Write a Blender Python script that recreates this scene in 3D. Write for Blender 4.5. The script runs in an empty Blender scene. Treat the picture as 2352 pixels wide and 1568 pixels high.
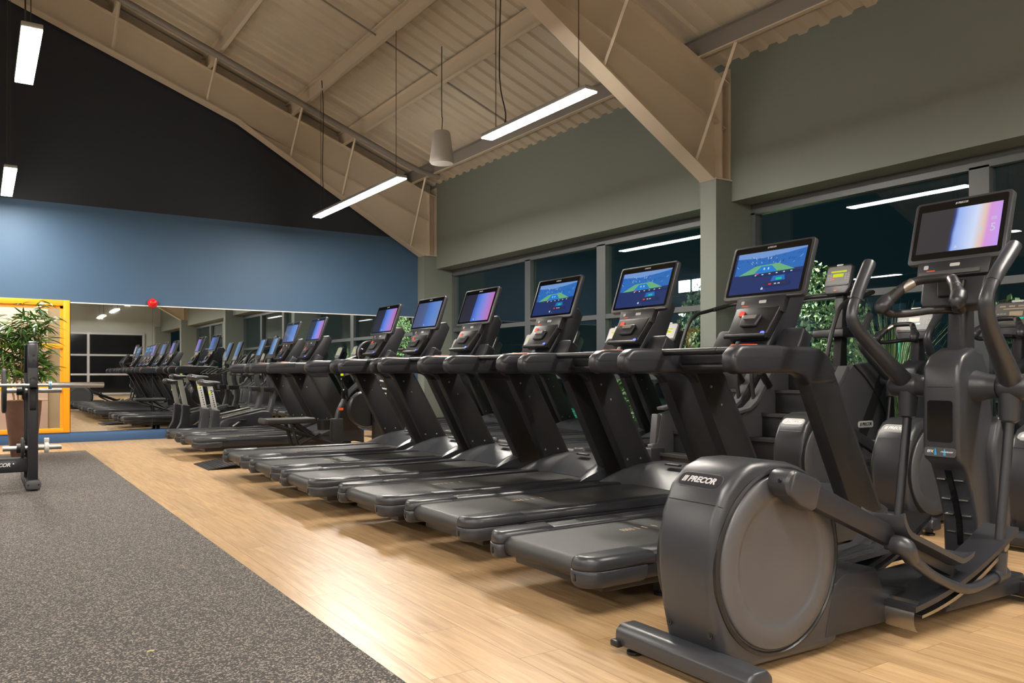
import bpy, bmesh, math, random
from mathutils import Vector, Matrix
random.seed(7)
R = math.radians
scn = bpy.context.scene
COL = scn.collection

# ------------------------------------------------------------------ camera, world, exposure
H = 1.05
cam = bpy.data.cameras.new('camera'); co = bpy.data.objects.new('camera', cam); COL.objects.link(co)
co.location = (0, 0, H); co.rotation_euler = (R(90), 0, -R(33.6325))
cam.sensor_width = 36; cam.lens = 1840 / 2352 * 36; cam.shift_y = 73 / 2352; cam.clip_start = .02; cam.clip_end = 300
scn.camera = co
w = bpy.data.worlds.new('night_sky'); scn.world = w; w.use_nodes = True
w.node_tree.nodes['Background'].inputs[0].default_value = (.010, .026, .032, 1)
w.node_tree.nodes['Background'].inputs[1].default_value = .42
scn.view_settings.view_transform = 'Standard'; scn.view_settings.look = 'None'
scn.view_settings.gamma = 1; scn.view_settings.exposure = 0.0; scn.view_settings.use_curve_mapping = False
scn.cycles.max_bounces = 10; scn.cycles.diffuse_bounces = 5; scn.cycles.glossy_bounces = 5
scn.cycles.transparent_max_bounces = 12
scn.cycles.sample_clamp_indirect = 6
scn.cycles.use_denoising = True
LIGHT = 205.0     # strength of the LED diffusers

# ------------------------------------------------------------------ materials
def mat(name, col, rough=.5, metal=0, spec=.5, emit=None, estr=1, bump=0, bscale=200, coat=0, var=0, vscale=3):
    m = bpy.data.materials.new(name); m.use_nodes = True
    nt = m.node_tree; b = nt.nodes['Principled BSDF']
    b.inputs['Base Color'].default_value = (*col, 1); b.inputs['Roughness'].default_value = rough
    b.inputs['Metallic'].default_value = metal; b.inputs['Specular IOR Level'].default_value = spec
    b.inputs['Coat Weight'].default_value = coat
    if emit: b.inputs['Emission Color'].default_value = (*emit, 1); b.inputs['Emission Strength'].default_value = estr
    tc = nt.nodes.new('ShaderNodeTexCoord')
    if bump:
        n = nt.nodes.new('ShaderNodeTexNoise'); n.inputs['Scale'].default_value = bscale; n.inputs['Detail'].default_value = 2
        bp = nt.nodes.new('ShaderNodeBump'); bp.inputs['Strength'].default_value = bump; bp.inputs['Distance'].default_value = .002
        nt.links.new(tc.outputs['Object'], n.inputs['Vector']); nt.links.new(n.outputs['Fac'], bp.inputs['Height'])
        nt.links.new(bp.outputs['Normal'], b.inputs['Normal'])
    if var:
        n = nt.nodes.new('ShaderNodeTexNoise'); n.inputs['Scale'].default_value = vscale; n.inputs['Detail'].default_value = 4
        mx = nt.nodes.new('ShaderNodeMix'); mx.data_type = 'RGBA'
        mx.inputs[6].default_value = (*[c * (1 - var) for c in col], 1); mx.inputs[7].default_value = (*[min(1, c * (1 + var)) for c in col], 1)
        nt.links.new(tc.outputs['Object'], n.inputs['Vector']); nt.links.new(n.outputs['Fac'], mx.inputs[0])
        nt.links.new(mx.outputs[2], b.inputs['Base Color'])
    return m
def emi(name, col, s=1):
    m = bpy.data.materials.new(name); m.use_nodes = True; nt = m.node_tree
    b = nt.nodes['Principled BSDF']; b.inputs['Base Color'].default_value = (.01, .01, .012, 1); b.inputs['Roughness'].default_value = .12
    b.inputs['Emission Color'].default_value = (*col, 1); b.inputs['Emission Strength'].default_value = s
    return m

GRAPH = mat('graphite_plastic', (.033, .035, .041), .30, bump=.12, bscale=900)
GRAPH2 = mat('charcoal_plastic', (.019, .020, .025), .36, bump=.12, bscale=900)
BLACK = mat('black_plastic', (.008, .008, .009), .38)
MATTE = mat('matte_black_powder_coat', (.011, .011, .012), .48, bump=.1, bscale=700)
GLOSS = mat('black_glass', (.006, .006, .007), .08)
DISCM = mat('grey_disc_plastic', (.080, .080, .086), .32, bump=.06, bscale=900)
RUBBER = mat('black_rubber', (.018, .018, .018), .62, bump=.3, bscale=500)
BELTM = mat('belt_rubber', (.022, .022, .022), .46, bump=.3, bscale=600, var=.25, vscale=6)
TICK = mat('pale_belt_print', (.55, .42, .30), .6)
SILVER = mat('pale_silver_plastic', (.42, .42, .42), .35)
CHROME = mat('polished_steel', (.72, .71, .70), .18, metal=1)
STEEL = mat('satin_steel', (.45, .44, .42), .34, metal=1)
LETTER = mat('silver_lettering', (.55, .55, .56), .35)
WHITEL = mat('white_lettering', (.85, .85, .85), .5)
RED = mat('red_button', (.75, .06, .03), .4, emit=(1, .06, .03), estr=.25)
CORD = mat('orange_red_cord', (.75, .10, .02), .5)
BLUELED = emi('blue_led', (.05, .08, 1), 5)
CYAN = mat('cyan_print', (.02, .35, .75), .4)
YELLED = emi('yellow_green_led', (.62, .68, .0), 1.0)
GREYFACE = mat('console_grey_overlay', (.075, .072, .07), .3)
PALEFACE = mat('console_pale_overlay', (.34, .34, .33), .35)
LCD = mat('idle_lcd', (.30, .25, .18), .25)
BLUEPAINT = mat('blue_wall_paint', (.042, .094, .170), .6, bump=.05, bscale=60)
DARKGABLE = mat('charcoal_blue_gable', (.009, .0135, .021), .6, bump=.05, bscale=60)
BLUESKIRT = mat('blue_skirting_gloss', (.035, .095, .22), .35)
GREENPAINT = mat('sage_green_paint', (.170, .190, .165), .62, bump=.05, bscale=60)
BEIGESTEEL = mat('cream_painted_steel', (.60, .51, .39), .5)
GREYSTEEL = mat('galvanised_grey', (.22, .20, .18), .5)
ORANGE = mat('orange_frame_paint', (.85, .34, .005), .4)
FRAMEM = mat('grey_window_aluminium', (.085, .095, .10), .4)
ALU = mat('lamp_aluminium', (.5, .5, .5), .4, metal=.6)
LAMP = emi('led_diffuser', (1, .935, .84), LIGHT)
WHITEP = mat('white_plastic', (.7, .68, .64), .4)
CABLE = mat('dark_cable', (.03, .025, .02), .6)
REDP = mat('red_plastic', (.65, .01, .015), .25)

def floor_mat():
    m = bpy.data.materials.new('oak_plank_floor'); m.use_nodes = True; nt = m.node_tree; L = nt.links; b = nt.nodes['Principled BSDF']
    tc = nt.nodes.new('ShaderNodeTexCoord'); mp = nt.nodes.new('ShaderNodeMapping'); mp.inputs['Rotation'].default_value = (0, 0, R(90))
    L.new(tc.outputs['Object'], mp.inputs['Vector'])
    br = nt.nodes.new('ShaderNodeTexBrick'); br.offset = .37; br.offset_frequency = 2
    br.inputs['Scale'].default_value = 1; br.inputs['Brick Width'].default_value = 1.22; br.inputs['Row Height'].default_value = .184
    br.inputs['Mortar Size'].default_value = .0012; br.inputs['Mortar Smooth'].default_value = .2; br.inputs['Bias'].default_value = 0
    br.inputs['Color1'].default_value = (0, 0, 0, 1); br.inputs['Color2'].default_value = (1, 1, 1, 1); br.inputs['Mortar'].default_value = (.5, .5, .5, 1)
    L.new(mp.outputs[0], br.inputs['Vector'])
    m2 = nt.nodes.new('ShaderNodeMapping'); m2.inputs['Scale'].default_value = (14, .9, 1); L.new(tc.outputs['Object'], m2.inputs['Vector'])
    add = nt.nodes.new('ShaderNodeVectorMath'); add.operation = 'ADD'
    sc = nt.nodes.new('ShaderNodeVectorMath'); sc.operation = 'SCALE'; sc.inputs['Scale'].default_value = 40
    L.new(br.outputs['Color'], sc.inputs[0]); L.new(m2.outputs[0], add.inputs[0]); L.new(sc.outputs[0], add.inputs[1])
    n = nt.nodes.new('ShaderNodeTexNoise'); n.inputs['Scale'].default_value = 2.2; n.inputs['Detail'].default_value = 6; n.inputs['Roughness'].default_value = .62; n.inputs['Distortion'].default_value = .6
    L.new(add.outputs[0], n.inputs['Vector'])
    cr = nt.nodes.new('ShaderNodeValToRGB'); e = cr.color_ramp.elements
    e[0].position = .28; e[0].color = (.32, .188, .080, 1); e[1].position = .72; e[1].color = (.60, .415, .235, 1)
    L.new(n.outputs['Fac'], cr.inputs[0])
    tone = nt.nodes.new('ShaderNodeMix'); tone.data_type = 'RGBA'; tone.blend_type = 'MULTIPLY'; tone.inputs[0].default_value = 1
    rr = nt.nodes.new('ShaderNodeMapRange'); rr.inputs[3].default_value = .86; rr.inputs[4].default_value = 1.08
    L.new(br.outputs['Color'], rr.inputs[0]); L.new(cr.outputs[0], tone.inputs[6]); L.new(rr.outputs[0], tone.inputs[7])
    seam = nt.nodes.new('ShaderNodeMix'); seam.data_type = 'RGBA'; L.new(br.outputs['Fac'], seam.inputs[0])
    seam.inputs[7].default_value = (.16, .09, .04, 1); L.new(tone.outputs[2], seam.inputs[6]); L.new(seam.outputs[2], b.inputs['Base Color'])
    b.inputs['Roughness'].default_value = .32; b.inputs['Specular IOR Level'].default_value = .5
    return m
def mat_mat():
    m = bpy.data.materials.new('speckled_rubber_tiles'); m.use_nodes = True; nt = m.node_tree; L = nt.links; b = nt.nodes['Principled BSDF']
    tc = nt.nodes.new('ShaderNodeTexCoord')
    v = nt.nodes.new('ShaderNodeTexVoronoi'); v.inputs['Scale'].default_value = 185; L.new(tc.outputs['Object'], v.inputs['Vector'])
    sp = nt.nodes.new('ShaderNodeSeparateColor'); L.new(v.outputs['Color'], sp.inputs[0])
    cr = nt.nodes.new('ShaderNodeValToRGB'); e = cr.color_ramp.elements; cr.color_ramp.interpolation = 'CONSTANT'
    e[0].position = 0; e[0].color = (.030, .027, .025, 1); e[1].position = .50; e[1].color = (.070, .062, .056, 1)
    x = e.new(.78); x.color = (.27, .235, .20, 1)
    L.new(sp.outputs[0], cr.inputs[0])
    n = nt.nodes.new('ShaderNodeTexNoise'); n.inputs['Scale'].default_value = 1.3; n.inputs['Detail'].default_value = 4; L.new(tc.outputs['Object'], n.inputs['Vector'])
    rr = nt.nodes.new('ShaderNodeMapRange'); rr.inputs[3].default_value = .82; rr.inputs[4].default_value = 1.12; L.new(n.outputs['Fac'], rr.inputs[0])
    mx = nt.nodes.new('ShaderNodeMix'); mx.data_type = 'RGBA'; mx.blend_type = 'MULTIPLY'; mx.inputs[0].default_value = 1
    L.new(cr.outputs[0], mx.inputs[6]); L.new(rr.outputs[0], mx.inputs[7]); L.new(mx.outputs[2], b.inputs['Base Color'])
    b.inputs['Roughness'].default_value = .8
    bp = nt.nodes.new('ShaderNodeBump'); bp.inputs['Strength'].default_value = .4; bp.inputs['Distance'].default_value = .002
    L.new(sp.outputs[1], bp.inputs['Height']); L.new(bp.outputs[0], b.inputs['Normal'])
    return m
def glass_mat(name, tint=(.86, .95, .93), ior=1.5):
    m = bpy.data.materials.new(name); m.use_nodes = True; nt = m.node_tree; L = nt.links
    nt.nodes.remove(nt.nodes['Principled BSDF']); out = nt.nodes['Material Output']
    t = nt.nodes.new('ShaderNodeBsdfTransparent'); t.inputs[0].default_value = (*tint, 1)
    g = nt.nodes.new('ShaderNodeBsdfGlossy'); g.inputs['Roughness'].default_value = .006; g.inputs[0].default_value = (.9, .95, 1, 1)
    f = nt.nodes.new('ShaderNodeFresnel'); ge = nt.nodes.new('ShaderNodeNewGeometry'); mr = nt.nodes.new('ShaderNodeMapRange')
    mr.inputs[3].default_value = ior; mr.inputs[4].default_value = 1 / ior; L.new(ge.outputs['Backfacing'], mr.inputs[0]); L.new(mr.outputs[0], f.inputs[0])
    mx = nt.nodes.new('ShaderNodeMixShader'); L.new(f.outputs[0], mx.inputs[0]); L.new(t.outputs[0], mx.inputs[1]); L.new(g.outputs[0], mx.inputs[2]); L.new(mx.outputs[0], out.inputs[0])
    return m
GLASS = glass_mat('window_glass'); PANEL_GLASS = glass_mat('office_glass', (.95, .95, .95), 1.3)
MIRROR = mat('mirror_silvering', (.74, .77, .76), .012, metal=1)
FLOORM = floor_mat(); MATM = mat_mat()

def ramp_screen(name, stops, s=1.0, dark=.36):
    """display: vertical colour bands, with any screen reflection painted into them"""
    m = bpy.data.materials.new(name); m.use_nodes = True; nt = m.node_tree; L = nt.links; b = nt.nodes['Principled BSDF']
    b.inputs['Base Color'].default_value = (.01, .01, .012, 1); b.inputs['Roughness'].default_value = .12
    tc = nt.nodes.new('ShaderNodeTexCoord'); uv = nt.nodes.new('ShaderNodeSeparateXYZ'); L.new(tc.outputs['UV'], uv.inputs[0])
    ad = nt.nodes.new('ShaderNodeMath'); ad.operation = 'MULTIPLY_ADD'; ad.inputs[1].default_value = -.03; L.new(uv.outputs[1], ad.inputs[0]); L.new(uv.outputs[0], ad.inputs[2])
    n = nt.nodes.new('ShaderNodeTexNoise'); n.inputs['Scale'].default_value = 2.0; L.new(tc.outputs['UV'], n.inputs['Vector'])
    a2 = nt.nodes.new('ShaderNodeMath'); a2.operation = 'MULTIPLY_ADD'; a2.inputs[1].default_value = .03; L.new(n.outputs[0], a2.inputs[0]); L.new(ad.outputs[0], a2.inputs[2])
    cr = nt.nodes.new('ShaderNodeValToRGB'); e = cr.color_ramp.elements
    for i, (p, c) in enumerate(stops):
        el = e[i] if i < 2 else e.new(p)
        el.position = p; el.color = (*c, 1)
    L.new(a2.outputs[0], cr.inputs[0]); L.new(cr.outputs[0], b.inputs['Emission Color']); b.inputs['Emission Strength'].default_value = s
    return m
SCR_PURPLE = ramp_screen('screen_blue_to_violet', [(0, (.018, .018, .032)), (.40, (.018, .02, .045)), (.42, (.04, .12, .52)), (.62, (.14, .24, .72)), (.80, (.32, .22, .66)), (1, (.50, .16, .42))])  # darker left part of these screens is a reflection put into the colour
SCR_BLUE = ramp_screen('screen_soft_blue', [(0, (.06, .08, .17)), (.42, (.07, .11, .25)), (.45, (.06, .14, .42)), (.70, (.09, .22, .60)), (1, (.16, .24, .50))])
SCR_BIG = ramp_screen('screen_pale_blue_to_lilac', [(0, (.035, .033, .036)), (.40, (.035, .033, .037)), (.43, (.03, .05, .22)), (.47, (.30, .44, .85)), (.70, (.62, .70, .92)), (.80, (.75, .55, .45)), (.86, (.66, .30, .68)), (1, (.55, .32, .85))])
TEN = dict(navy=emi('screen_navy', (.012, .03, .13), 1), sky=emi('screen_sky', (.16, .30, .62), 1), stand=emi('screen_stands', (.02, .14, .46), 1),
           court=emi('screen_green', (.13, .40, .20), 1), blue=emi('screen_court_blue', (.01, .19, .62), 1), white=emi('screen_white', (.55, .6, .7), 1), red=emi('screen_red', (.7, .04, .08), 1), teal=emi('screen_teal', (.0, .5, .32), 1), panel=emi('screen_panel', (.02, .025, .07), 1))
TEN_ORDER = ['navy', 'sky', 'stand', 'court', 'blue', 'white', 'red', 'teal', 'panel']
SCR_BIKE = ramp_screen('bike_screen_pale_blue', [(0, (.05, .10, .24)), (.5, (.12, .26, .50)), (1, (.20, .34, .56))], 1)

# ------------------------------------------------------------------ mesh builder
class MB:
    def __init__(s): s.bm = bmesh.new(); s.mi = 0; s.uvrect = None
    def add(s, t, M=None, bevel=0, seg=2, ang=30):
        if bevel:
            ed = [e for e in t.edges if len(e.link_faces) == 2 and e.calc_face_angle(0) > R(ang)]
            if ed: bmesh.ops.bevel(t, geom=ed, offset=bevel, segments=seg, profile=.5, affect='EDGES', clamp_overlap=True)
        if M is not None: t.transform(M)
        for f in t.faces: f.material_index = s.mi
        me = bpy.data.meshes.new('tmp'); t.to_mesh(me); t.free(); s.bm.from_mesh(me); bpy.data.meshes.remove(me)
        return s
    def box(s, x0, x1, y0, y1, z0, z1, bevel=0, seg=2, M=None):
        t = bmesh.new(); bmesh.ops.create_cube(t, size=1)
        for v in t.verts: v.co = Vector(((x0 + x1) / 2 + v.co.x * (x1 - x0), (y0 + y1) / 2 + v.co.y * (y1 - y0), (z0 + z1) / 2 + v.co.z * (z1 - z0)))
        return s.add(t, M, bevel, seg)
    def prism(s, pts, a, b, axis='y', bevel=0, seg=2, M=None, ang=30):
        t = bmesh.new()
        def P(p, h): return {'y': (p[0], h, p[1]), 'z': (p[0], p[1], h), 'x': (h, p[0], p[1])}[axis]
        va = [t.verts.new(P(p, a)) for p in pts]; vb = [t.verts.new(P(p, b)) for p in pts]; n = len(pts)
        t.faces.new(va); t.faces.new(vb[::-1])
        for i in range(n): t.faces.new((va[i], vb[i], vb[(i + 1) % n], va[(i + 1) % n]))
        bmesh.ops.recalc_face_normals(t, faces=t.faces)
        return s.add(t, M, bevel, seg, ang)
    def tube(s, path, r, n=10, res=0, M=None, flat=1.0, up=None, cap=True):
        pts = [Vector(p) for p in path]; rs = list(r) if isinstance(r, (list, tuple)) else [r] * len(pts)
        if res and len(pts) > 2:
            P = [pts[0] * 2 - pts[1]] + pts + [pts[-1] * 2 - pts[-2]]; np_, nr = [], []
            for i in range(1, len(P) - 2):
                for k in range(res):
                    t = k / res; a, b, c, d = P[i - 1], P[i], P[i + 1], P[i + 2]
                    np_.append(.5 * ((2 * b) + (c - a) * t + (2 * a - 5 * b + 4 * c - d) * t * t + (3 * b - a - 3 * c + d) * t ** 3))
                    nr.append(rs[i - 1] * (1 - t) + rs[i] * t)
            np_.append(pts[-1]); nr.append(rs[-1]); pts, rs = np_, nr
        t = bmesh.new(); rings = []; N = len(pts)
        tan = [(pts[min(i + 1, N - 1)] - pts[max(i - 1, 0)]).normalized() for i in range(N)]
        u = Vector(up) if up else (Vector((0, 1, 0)) if abs(tan[0].y) < .9 else Vector((1, 0, 0)))
        for i in range(N):
            u = (u - tan[i] * u.dot(tan[i])).normalized(); v = tan[i].cross(u)
            rings.append([t.verts.new(pts[i] + (u * math.cos(2 * math.pi * k / n) + v * math.sin(2 * math.pi * k / n) * flat) * rs[i]) for k in range(n)])
        for a, b in zip(rings, rings[1:]):
            for k in range(n): t.faces.new((a[k], a[(k + 1) % n], b[(k + 1) % n], b[k]))
        if cap: t.faces.new(rings[0][::-1]); t.faces.new(rings[-1])
        bmesh.ops.recalc_face_normals(t, faces=t.faces)
        return s.add(t, M)
    def lathe(s, prof, c=(0, 0, 0), axis='z', n=24, M=None):
        t = bmesh.new(); rings = []
        for (r, h) in prof:
            ring = []
            if r < 1e-6: ring = [t.verts.new((0, 0, h))]
            else: ring = [t.verts.new((r * math.cos(2 * math.pi * k / n), r * math.sin(2 * math.pi * k / n), h)) for k in range(n)]
            rings.append(ring)
        for a, b in zip(rings, rings[1:]):
            for k in range(n):
                q = [a[k % len(a)], a[(k + 1) % len(a)], b[(k + 1) % len(b)], b[k % len(b)]]
                u = []
                for x in q:
                    if x not in u: u.append(x)
                if len(u) > 2: t.faces.new(u)
        if len(rings[0]) > 1: t.faces.new(rings[0][::-1])
        if len(rings[-1]) > 1: t.faces.new(rings[-1])
        bmesh.ops.recalc_face_normals(t, faces=t.faces)
        A = {'z': Matrix(), 'y': Matrix.Rotation(R(-90), 4, 'X'), 'x': Matrix.Rotation(R(90), 4, 'Y')}[axis]
        A = Matrix.Translation(c) @ A
        return s.add(t, (M @ A) if M is not None else A)
    def layers(s, pts, zs, M=None):
        """stack of one outline, drawn in by the given inset at each height"""
        cx = (min(p[0] for p in pts) + max(p[0] for p in pts)) / 2; cy = (min(p[1] for p in pts) + max(p[1] for p in pts)) / 2
        hx = max(p[0] for p in pts) - cx; hy = max(p[1] for p in pts) - cy
        t = bmesh.new(); rings = [[t.verts.new((cx + (p[0] - cx) * (1 - i / hx), cy + (p[1] - cy) * (1 - i / hy), z)) for p in pts] for z, i in zs]
        n = len(pts)
        for a, b in zip(rings, rings[1:]):
            for k in range(n): t.faces.new((a[k], a[(k + 1) % n], b[(k + 1) % n], b[k]))
        t.faces.new(rings[0][::-1]); t.faces.new(rings[-1])
        bmesh.ops.recalc_face_normals(t, faces=t.faces)
        return s.add(t, M)
    def grid(s, f, nu, nv, M=None):
        t = bmesh.new(); g = [[t.verts.new(f(i / nu, j / nv)) for j in range(nv + 1)] for i in range(nu + 1)]
        for i in range(nu):
            for j in range(nv): t.faces.new((g[i][j], g[i + 1][j], g[i + 1][j + 1], g[i][j + 1]))
        return s.add(t, M)
    def poly(s, pts, M=None):
        t = bmesh.new(); t.faces.new([t.verts.new(p) for p in pts]); return s.add(t, M)
    def quad_uv(s, u0, u1, v0, v1, M):
        t = bmesh.new(); uvl = t.loops.layers.uv.new('UVMap')
        f = t.faces.new([t.verts.new(p) for p in ((u0, v0, 0), (u1, v0, 0), (u1, v1, 0), (u0, v1, 0))])
        for l, uv in zip(f.loops, ((0, 0), (1, 0), (1, 1), (0, 1))): l[uvl].uv = uv
        return s.add(t, M)
    def text(s, txt, size, M, shear=0, ext=.0006, bold=0, space=1):
        c = bpy.data.curves.new('t', 'FONT'); c.body = txt; c.size = size; c.align_x = 'CENTER'; c.align_y = 'CENTER'
        c.shear = shear; c.extrude = ext; c.offset = bold; c.resolution_u = 3; c.space_character = space
        o = bpy.data.objects.new('t', c); me = bpy.data.meshes.new_from_object(o)
        t = bmesh.new(); t.from_mesh(me); bpy.data.meshes.remove(me); bpy.data.objects.remove(o); bpy.data.curves.remove(c)
        return s.add(t, M)
    def brand(s, width, M):
        """/// followed by the six slanted capitals"""
        sz = width / 4.55
        s.text('PRECOR', sz, M @ Matrix.Translation((width * .07, 0, 0)), .26, bold=sz * .03, space=.95)
        for k in range(3):
            x = -width * .485 + k * width * .045; h = sz * .37
            s.prism([(x - h * .22, -h), (x + width * .026 - h * .22, -h), (x + width * .026 + h * .22, h), (x + h * .22, h)], -.0006, .0006, 'z', M=M)
        return s

def obj(name, b, m, parent=None, ang=38, kind=None):
    me = bpy.data.meshes.new(name); b.bm.to_mesh(me); b.bm.free()
    for p in me.polygons: p.use_smooth = True
    me.set_sharp_from_angle(angle=R(ang))
    for x in (m if isinstance(m, (list, tuple)) else [m]): me.materials.append(x)
    o = bpy.data.objects.new(name, me); COL.objects.link(o)
    if parent: o.parent = parent
    if kind: o['kind'] = kind
    return o
def thing(name, label, cat, loc=(0, 0, 0), rz=0, group=None):
    o = bpy.data.objects.new(name, None); COL.objects.link(o); o.empty_display_size = .1
    o.location = loc; o.rotation_euler = (0, 0, rz); return tag(o, label, cat, group)
def tag(o, label, cat, group=None):
    o['label'] = label; o['category'] = cat
    if group: o['group'] = group
    return o
KIDS = {}
def kids(o): return [c for c in bpy.data.objects if c.parent == o]
def dup(root, loc, label, rz=None, group=None):
    r = root.copy(); COL.objects.link(r); r.location = loc; r['label'] = label
    if rz is not None: r.rotation_euler = (0, 0, rz)
    if group: r['group'] = group
    for ch in kids(root):
        c = ch.copy(); COL.objects.link(c); c.parent = r
        for g in kids(ch):
            d = g.copy(); COL.objects.link(d); d.parent = c
    return r
def find(root, name): return [c for c in kids(root) if c.name.split('.')[0] == name]
def panelM(x, z, th, y=0):
    """frame of a panel facing the user: u right (-y), v up along the lean, n towards the user"""
    s, c = math.sin(th), math.cos(th)
    return Matrix(((0, s, -c, x), (-1, 0, 0, y), (0, c, s, z), (0, 0, 0, 1)))
def T(x, y, z): return Matrix.Translation((x, y, z))
def rrect(w, h, r, n=5, cx=0, cy=0):
    p = []
    for (sx, sy, a0) in ((1, 1, 0), (-1, 1, 90), (-1, -1, 180), (1, -1, 270)):
        for k in range(n + 1):
            a = R(a0 + 90 * k / n); p.append((cx + sx * (w / 2 - r) + r * math.cos(a), cy + sy * (h / 2 - r) + r * math.sin(a)))
    return p

# ------------------------------------------------------------------ setting
YW, XC, XU, XG = 13.87, 7.044, 7.306, 7.713
YR, XL, SL = -14.0, -11.4, .38
RIDGE = (XU + XL) / 2
def roof(x): return 4.68 + SL * (XU - x) if x > RIDGE else 4.68 + SL * (x - XL)
b = MB(); b.box(XL - .3, XG + .2, YR - .3, YW + 1.5, -.12, 0); obj('floor', b, FLOORM, kind='structure')
# the opening for the orange framed window is cut by building the wall round it
b = MB()
ox0, ox1, oz0, oz1 = -1.25, 1.147, .155, 2.156
b.prism([(XL, 0), (ox0, 0), (ox0, oz1), (ox0, roof(ox0)), (RIDGE, roof(RIDGE)), (XL, roof(XL))] if ox0 > RIDGE else [(XL, 0), (ox0, 0), (ox0, roof(ox0)), (XL, roof(XL))], YW, YW + .12, 'y')
b.prism([(ox1, 0), (XU + .6, 0), (XU + .6, 4.68), (XU, 4.68), (ox1, roof(ox1))], YW, YW + .12, 'y')
b.prism([(ox0, oz1), (ox1, oz1), (ox1, roof(ox1)), (ox0, roof(ox0))], YW, YW + .12, 'y')
b.box(ox0, ox1, YW, YW + .12, 0, oz0)
obj('wall_back', b, BLUEPAINT, kind='structure')
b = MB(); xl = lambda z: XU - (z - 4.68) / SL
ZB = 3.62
b.prism([(XL, ZB), (XC, ZB), (XC, 4.7), (XU, 4.68), (RIDGE, roof(RIDGE)), (XL, roof(XL))], YW - .004, YW, 'y'); obj('wall_gable', b, DARKGABLE, kind='structure')  # upper end wall, coloured darker than the blue below
b = MB(); b.prism([(XL, 0), (XG, 0), (XG, 4.68), (XU, 4.68), (RIDGE, roof(RIDGE)), (XL, 4.68)], YR - .12, YR, 'y')
obj('wall_front', b, mat('rear_wall_paint', (.36, .38, .35), .6), kind='structure')
b = MB(); b.box(XL - .12, XL, YR, YW, 0, 4.7); obj('wall_left', b, mat('left_wall_paint', (.06, .065, .07), .6), kind='structure')
PIERS = [(13.60, YW), (6.36, 6.60), (-.9, -.66), (-8.15, -7.9), (YR, YR + .24)]
b = MB()
b.box(XU, XG + .12, YR, YW, 3.05, 4.72)
for (y0, y1) in PIERS:
    b.box(XC, XG + .02, y0, y1, 0, 3.29)
    b.box(XU - .02, XU + .03, y0 - .02, y1 + .02, 3.0, 3.29) if False else None
obj('wall_right', b, GREENPAINT, kind='structure')
# corrugated roof
b = MB()
def rib(y):
    p = (y / .26) % 1
    return .035 if p < .42 else (.035 * (1 - (p - .42) / .1) if p < .52 else (0 if p < .9 else .035 * (p - .9) / .1))
ys = []
y = YR
while y < YW + .1:
    for o_ in (0, .42, .52, .9): ys.append((math.floor(y / .26) + o_) * .26)
    y += .26
ys = sorted(set(round(v, 4) for v in ys))
for (xa, xb) in ((RIDGE, XU + .05), (XL, RIDGE)):
    b.grid(lambda u, v: (xa + (xb - xa) * u, ys[int(round(v * (len(ys) - 1)))], roof(min(max(xa + (xb - xa) * u, XL), 99)) + rib(ys[int(round(v * (len(ys) - 1)))] + 1e-4) - .02), 1, len(ys) - 1)
ROOFM = mat('cream_roof_sheet', (.54, .475, .37), .5, var=.06, vscale=.8)
c = obj('ceiling', b, ROOFM, ang=15, kind='structure')
b = MB(); b.prism([(XU, roof(XU) - .42), (XU, roof(XU)), (RIDGE, roof(RIDGE)), (RIDGE, roof(RIDGE) - .42)], YW - .012, YW - .005, 'y'); obj('trim_2', b, ROOFM, kind='structure')
# purlins
PX = [6.80, 5.44, 4.50, 3.12, 1.73, .35, -1.0]
for px_ in PX:
    b = MB(); z = roof(px_) - .03
    b.mi = 0; b.box(px_ - .035, px_ + .035, YR, YW, z - .225, z - .213)
    b.box(px_ + .03, px_ + .035, YR, YW, z - .225, z - .205)
    b.mi = 1; b.box(px_ - .006, px_ + .006, YR, YW, z - .214, z)
    b.box(px_ - .06, px_ + .006, YR, YW, z - .012, z)
    obj('roof_purlin', b, [BEIGESTEEL, GREYSTEEL if px_ > 6 else BEIGESTEEL], kind='structure')
# portal frames
def portal(yc):
    b = MB(); fw = .11
    tf = lambda x: roof(x) - .255; bf = lambda x: roof(x) - .255 - .56
    hx = 3.60
    # web of rafter + haunch
    b.prism([(XU - .02, tf(XU)), (-1.8, tf(-1.8)), (-1.8, bf(-1.8)), (hx, bf(hx)), (XC, 3.29), (XU - .02, 3.29)], yc - .006, yc + .006, 'y')
    def flange(x0, z0, x1, z1, w=fw, t=.014):
        d = Vector((x1 - x0, 0, z1 - z0)).normalized(); n = Vector((-d.z, 0, d.x)) * t
        b.prism([(x0, z0), (x1, z1), (x1 + n.x, z1 + n.z), (x0 + n.x, z0 + n.z)], yc - w, yc + w, 'y')
    flange(XU, tf(XU), -1.8, tf(-1.8)); flange(hx, bf(hx), -1.8, bf(-1.8)); flange(XC, 3.29, hx, bf(hx)); flange(XU - .03, bf(XU) + .05, hx, bf(hx) + .01, .07)
    # column stub above the boxed pier
    b.box(XC, XC + .014, yc - fw, yc + fw, 3.30, 4.55) if False else None
    b.box(XU - .16, XU - .146, yc - fw, yc + fw, 3.29, tf(XU - .16)); b.box(XU - .016, XU - .002, yc - fw, yc + fw, 3.29, 4.6)
    b.box(XC - .01, XU + .02, yc - fw - .02, yc + fw + .02, 3.285, 3.30)
    obj('portal_frame', b, BEIGESTEEL, kind='structure')
for yc in (13.70, 6.48, -.78, -8.0): portal(yc)
# fly braces between rafter and purlins
for yc in (13.70, 6.48):
    for px_ in PX[:6]:
        b = MB(); s_ = -1 if yc > 10 else -1
        zb = (roof(px_) - .80) if px_ < 3.7 else (3.29 + (XC - px_) / (XC - 3.6) * (roof(3.6) - .815 - 3.29))
        for sd in ((-1,) if yc > 10 else (1, -1)):
            b.tube([(px_ - .02, yc + sd * .06, zb + .03), (px_, yc + sd * .62, roof(px_) - .24)], .022, 4)
        obj('fly_brace', b, BEIGESTEEL, kind='structure')
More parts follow.
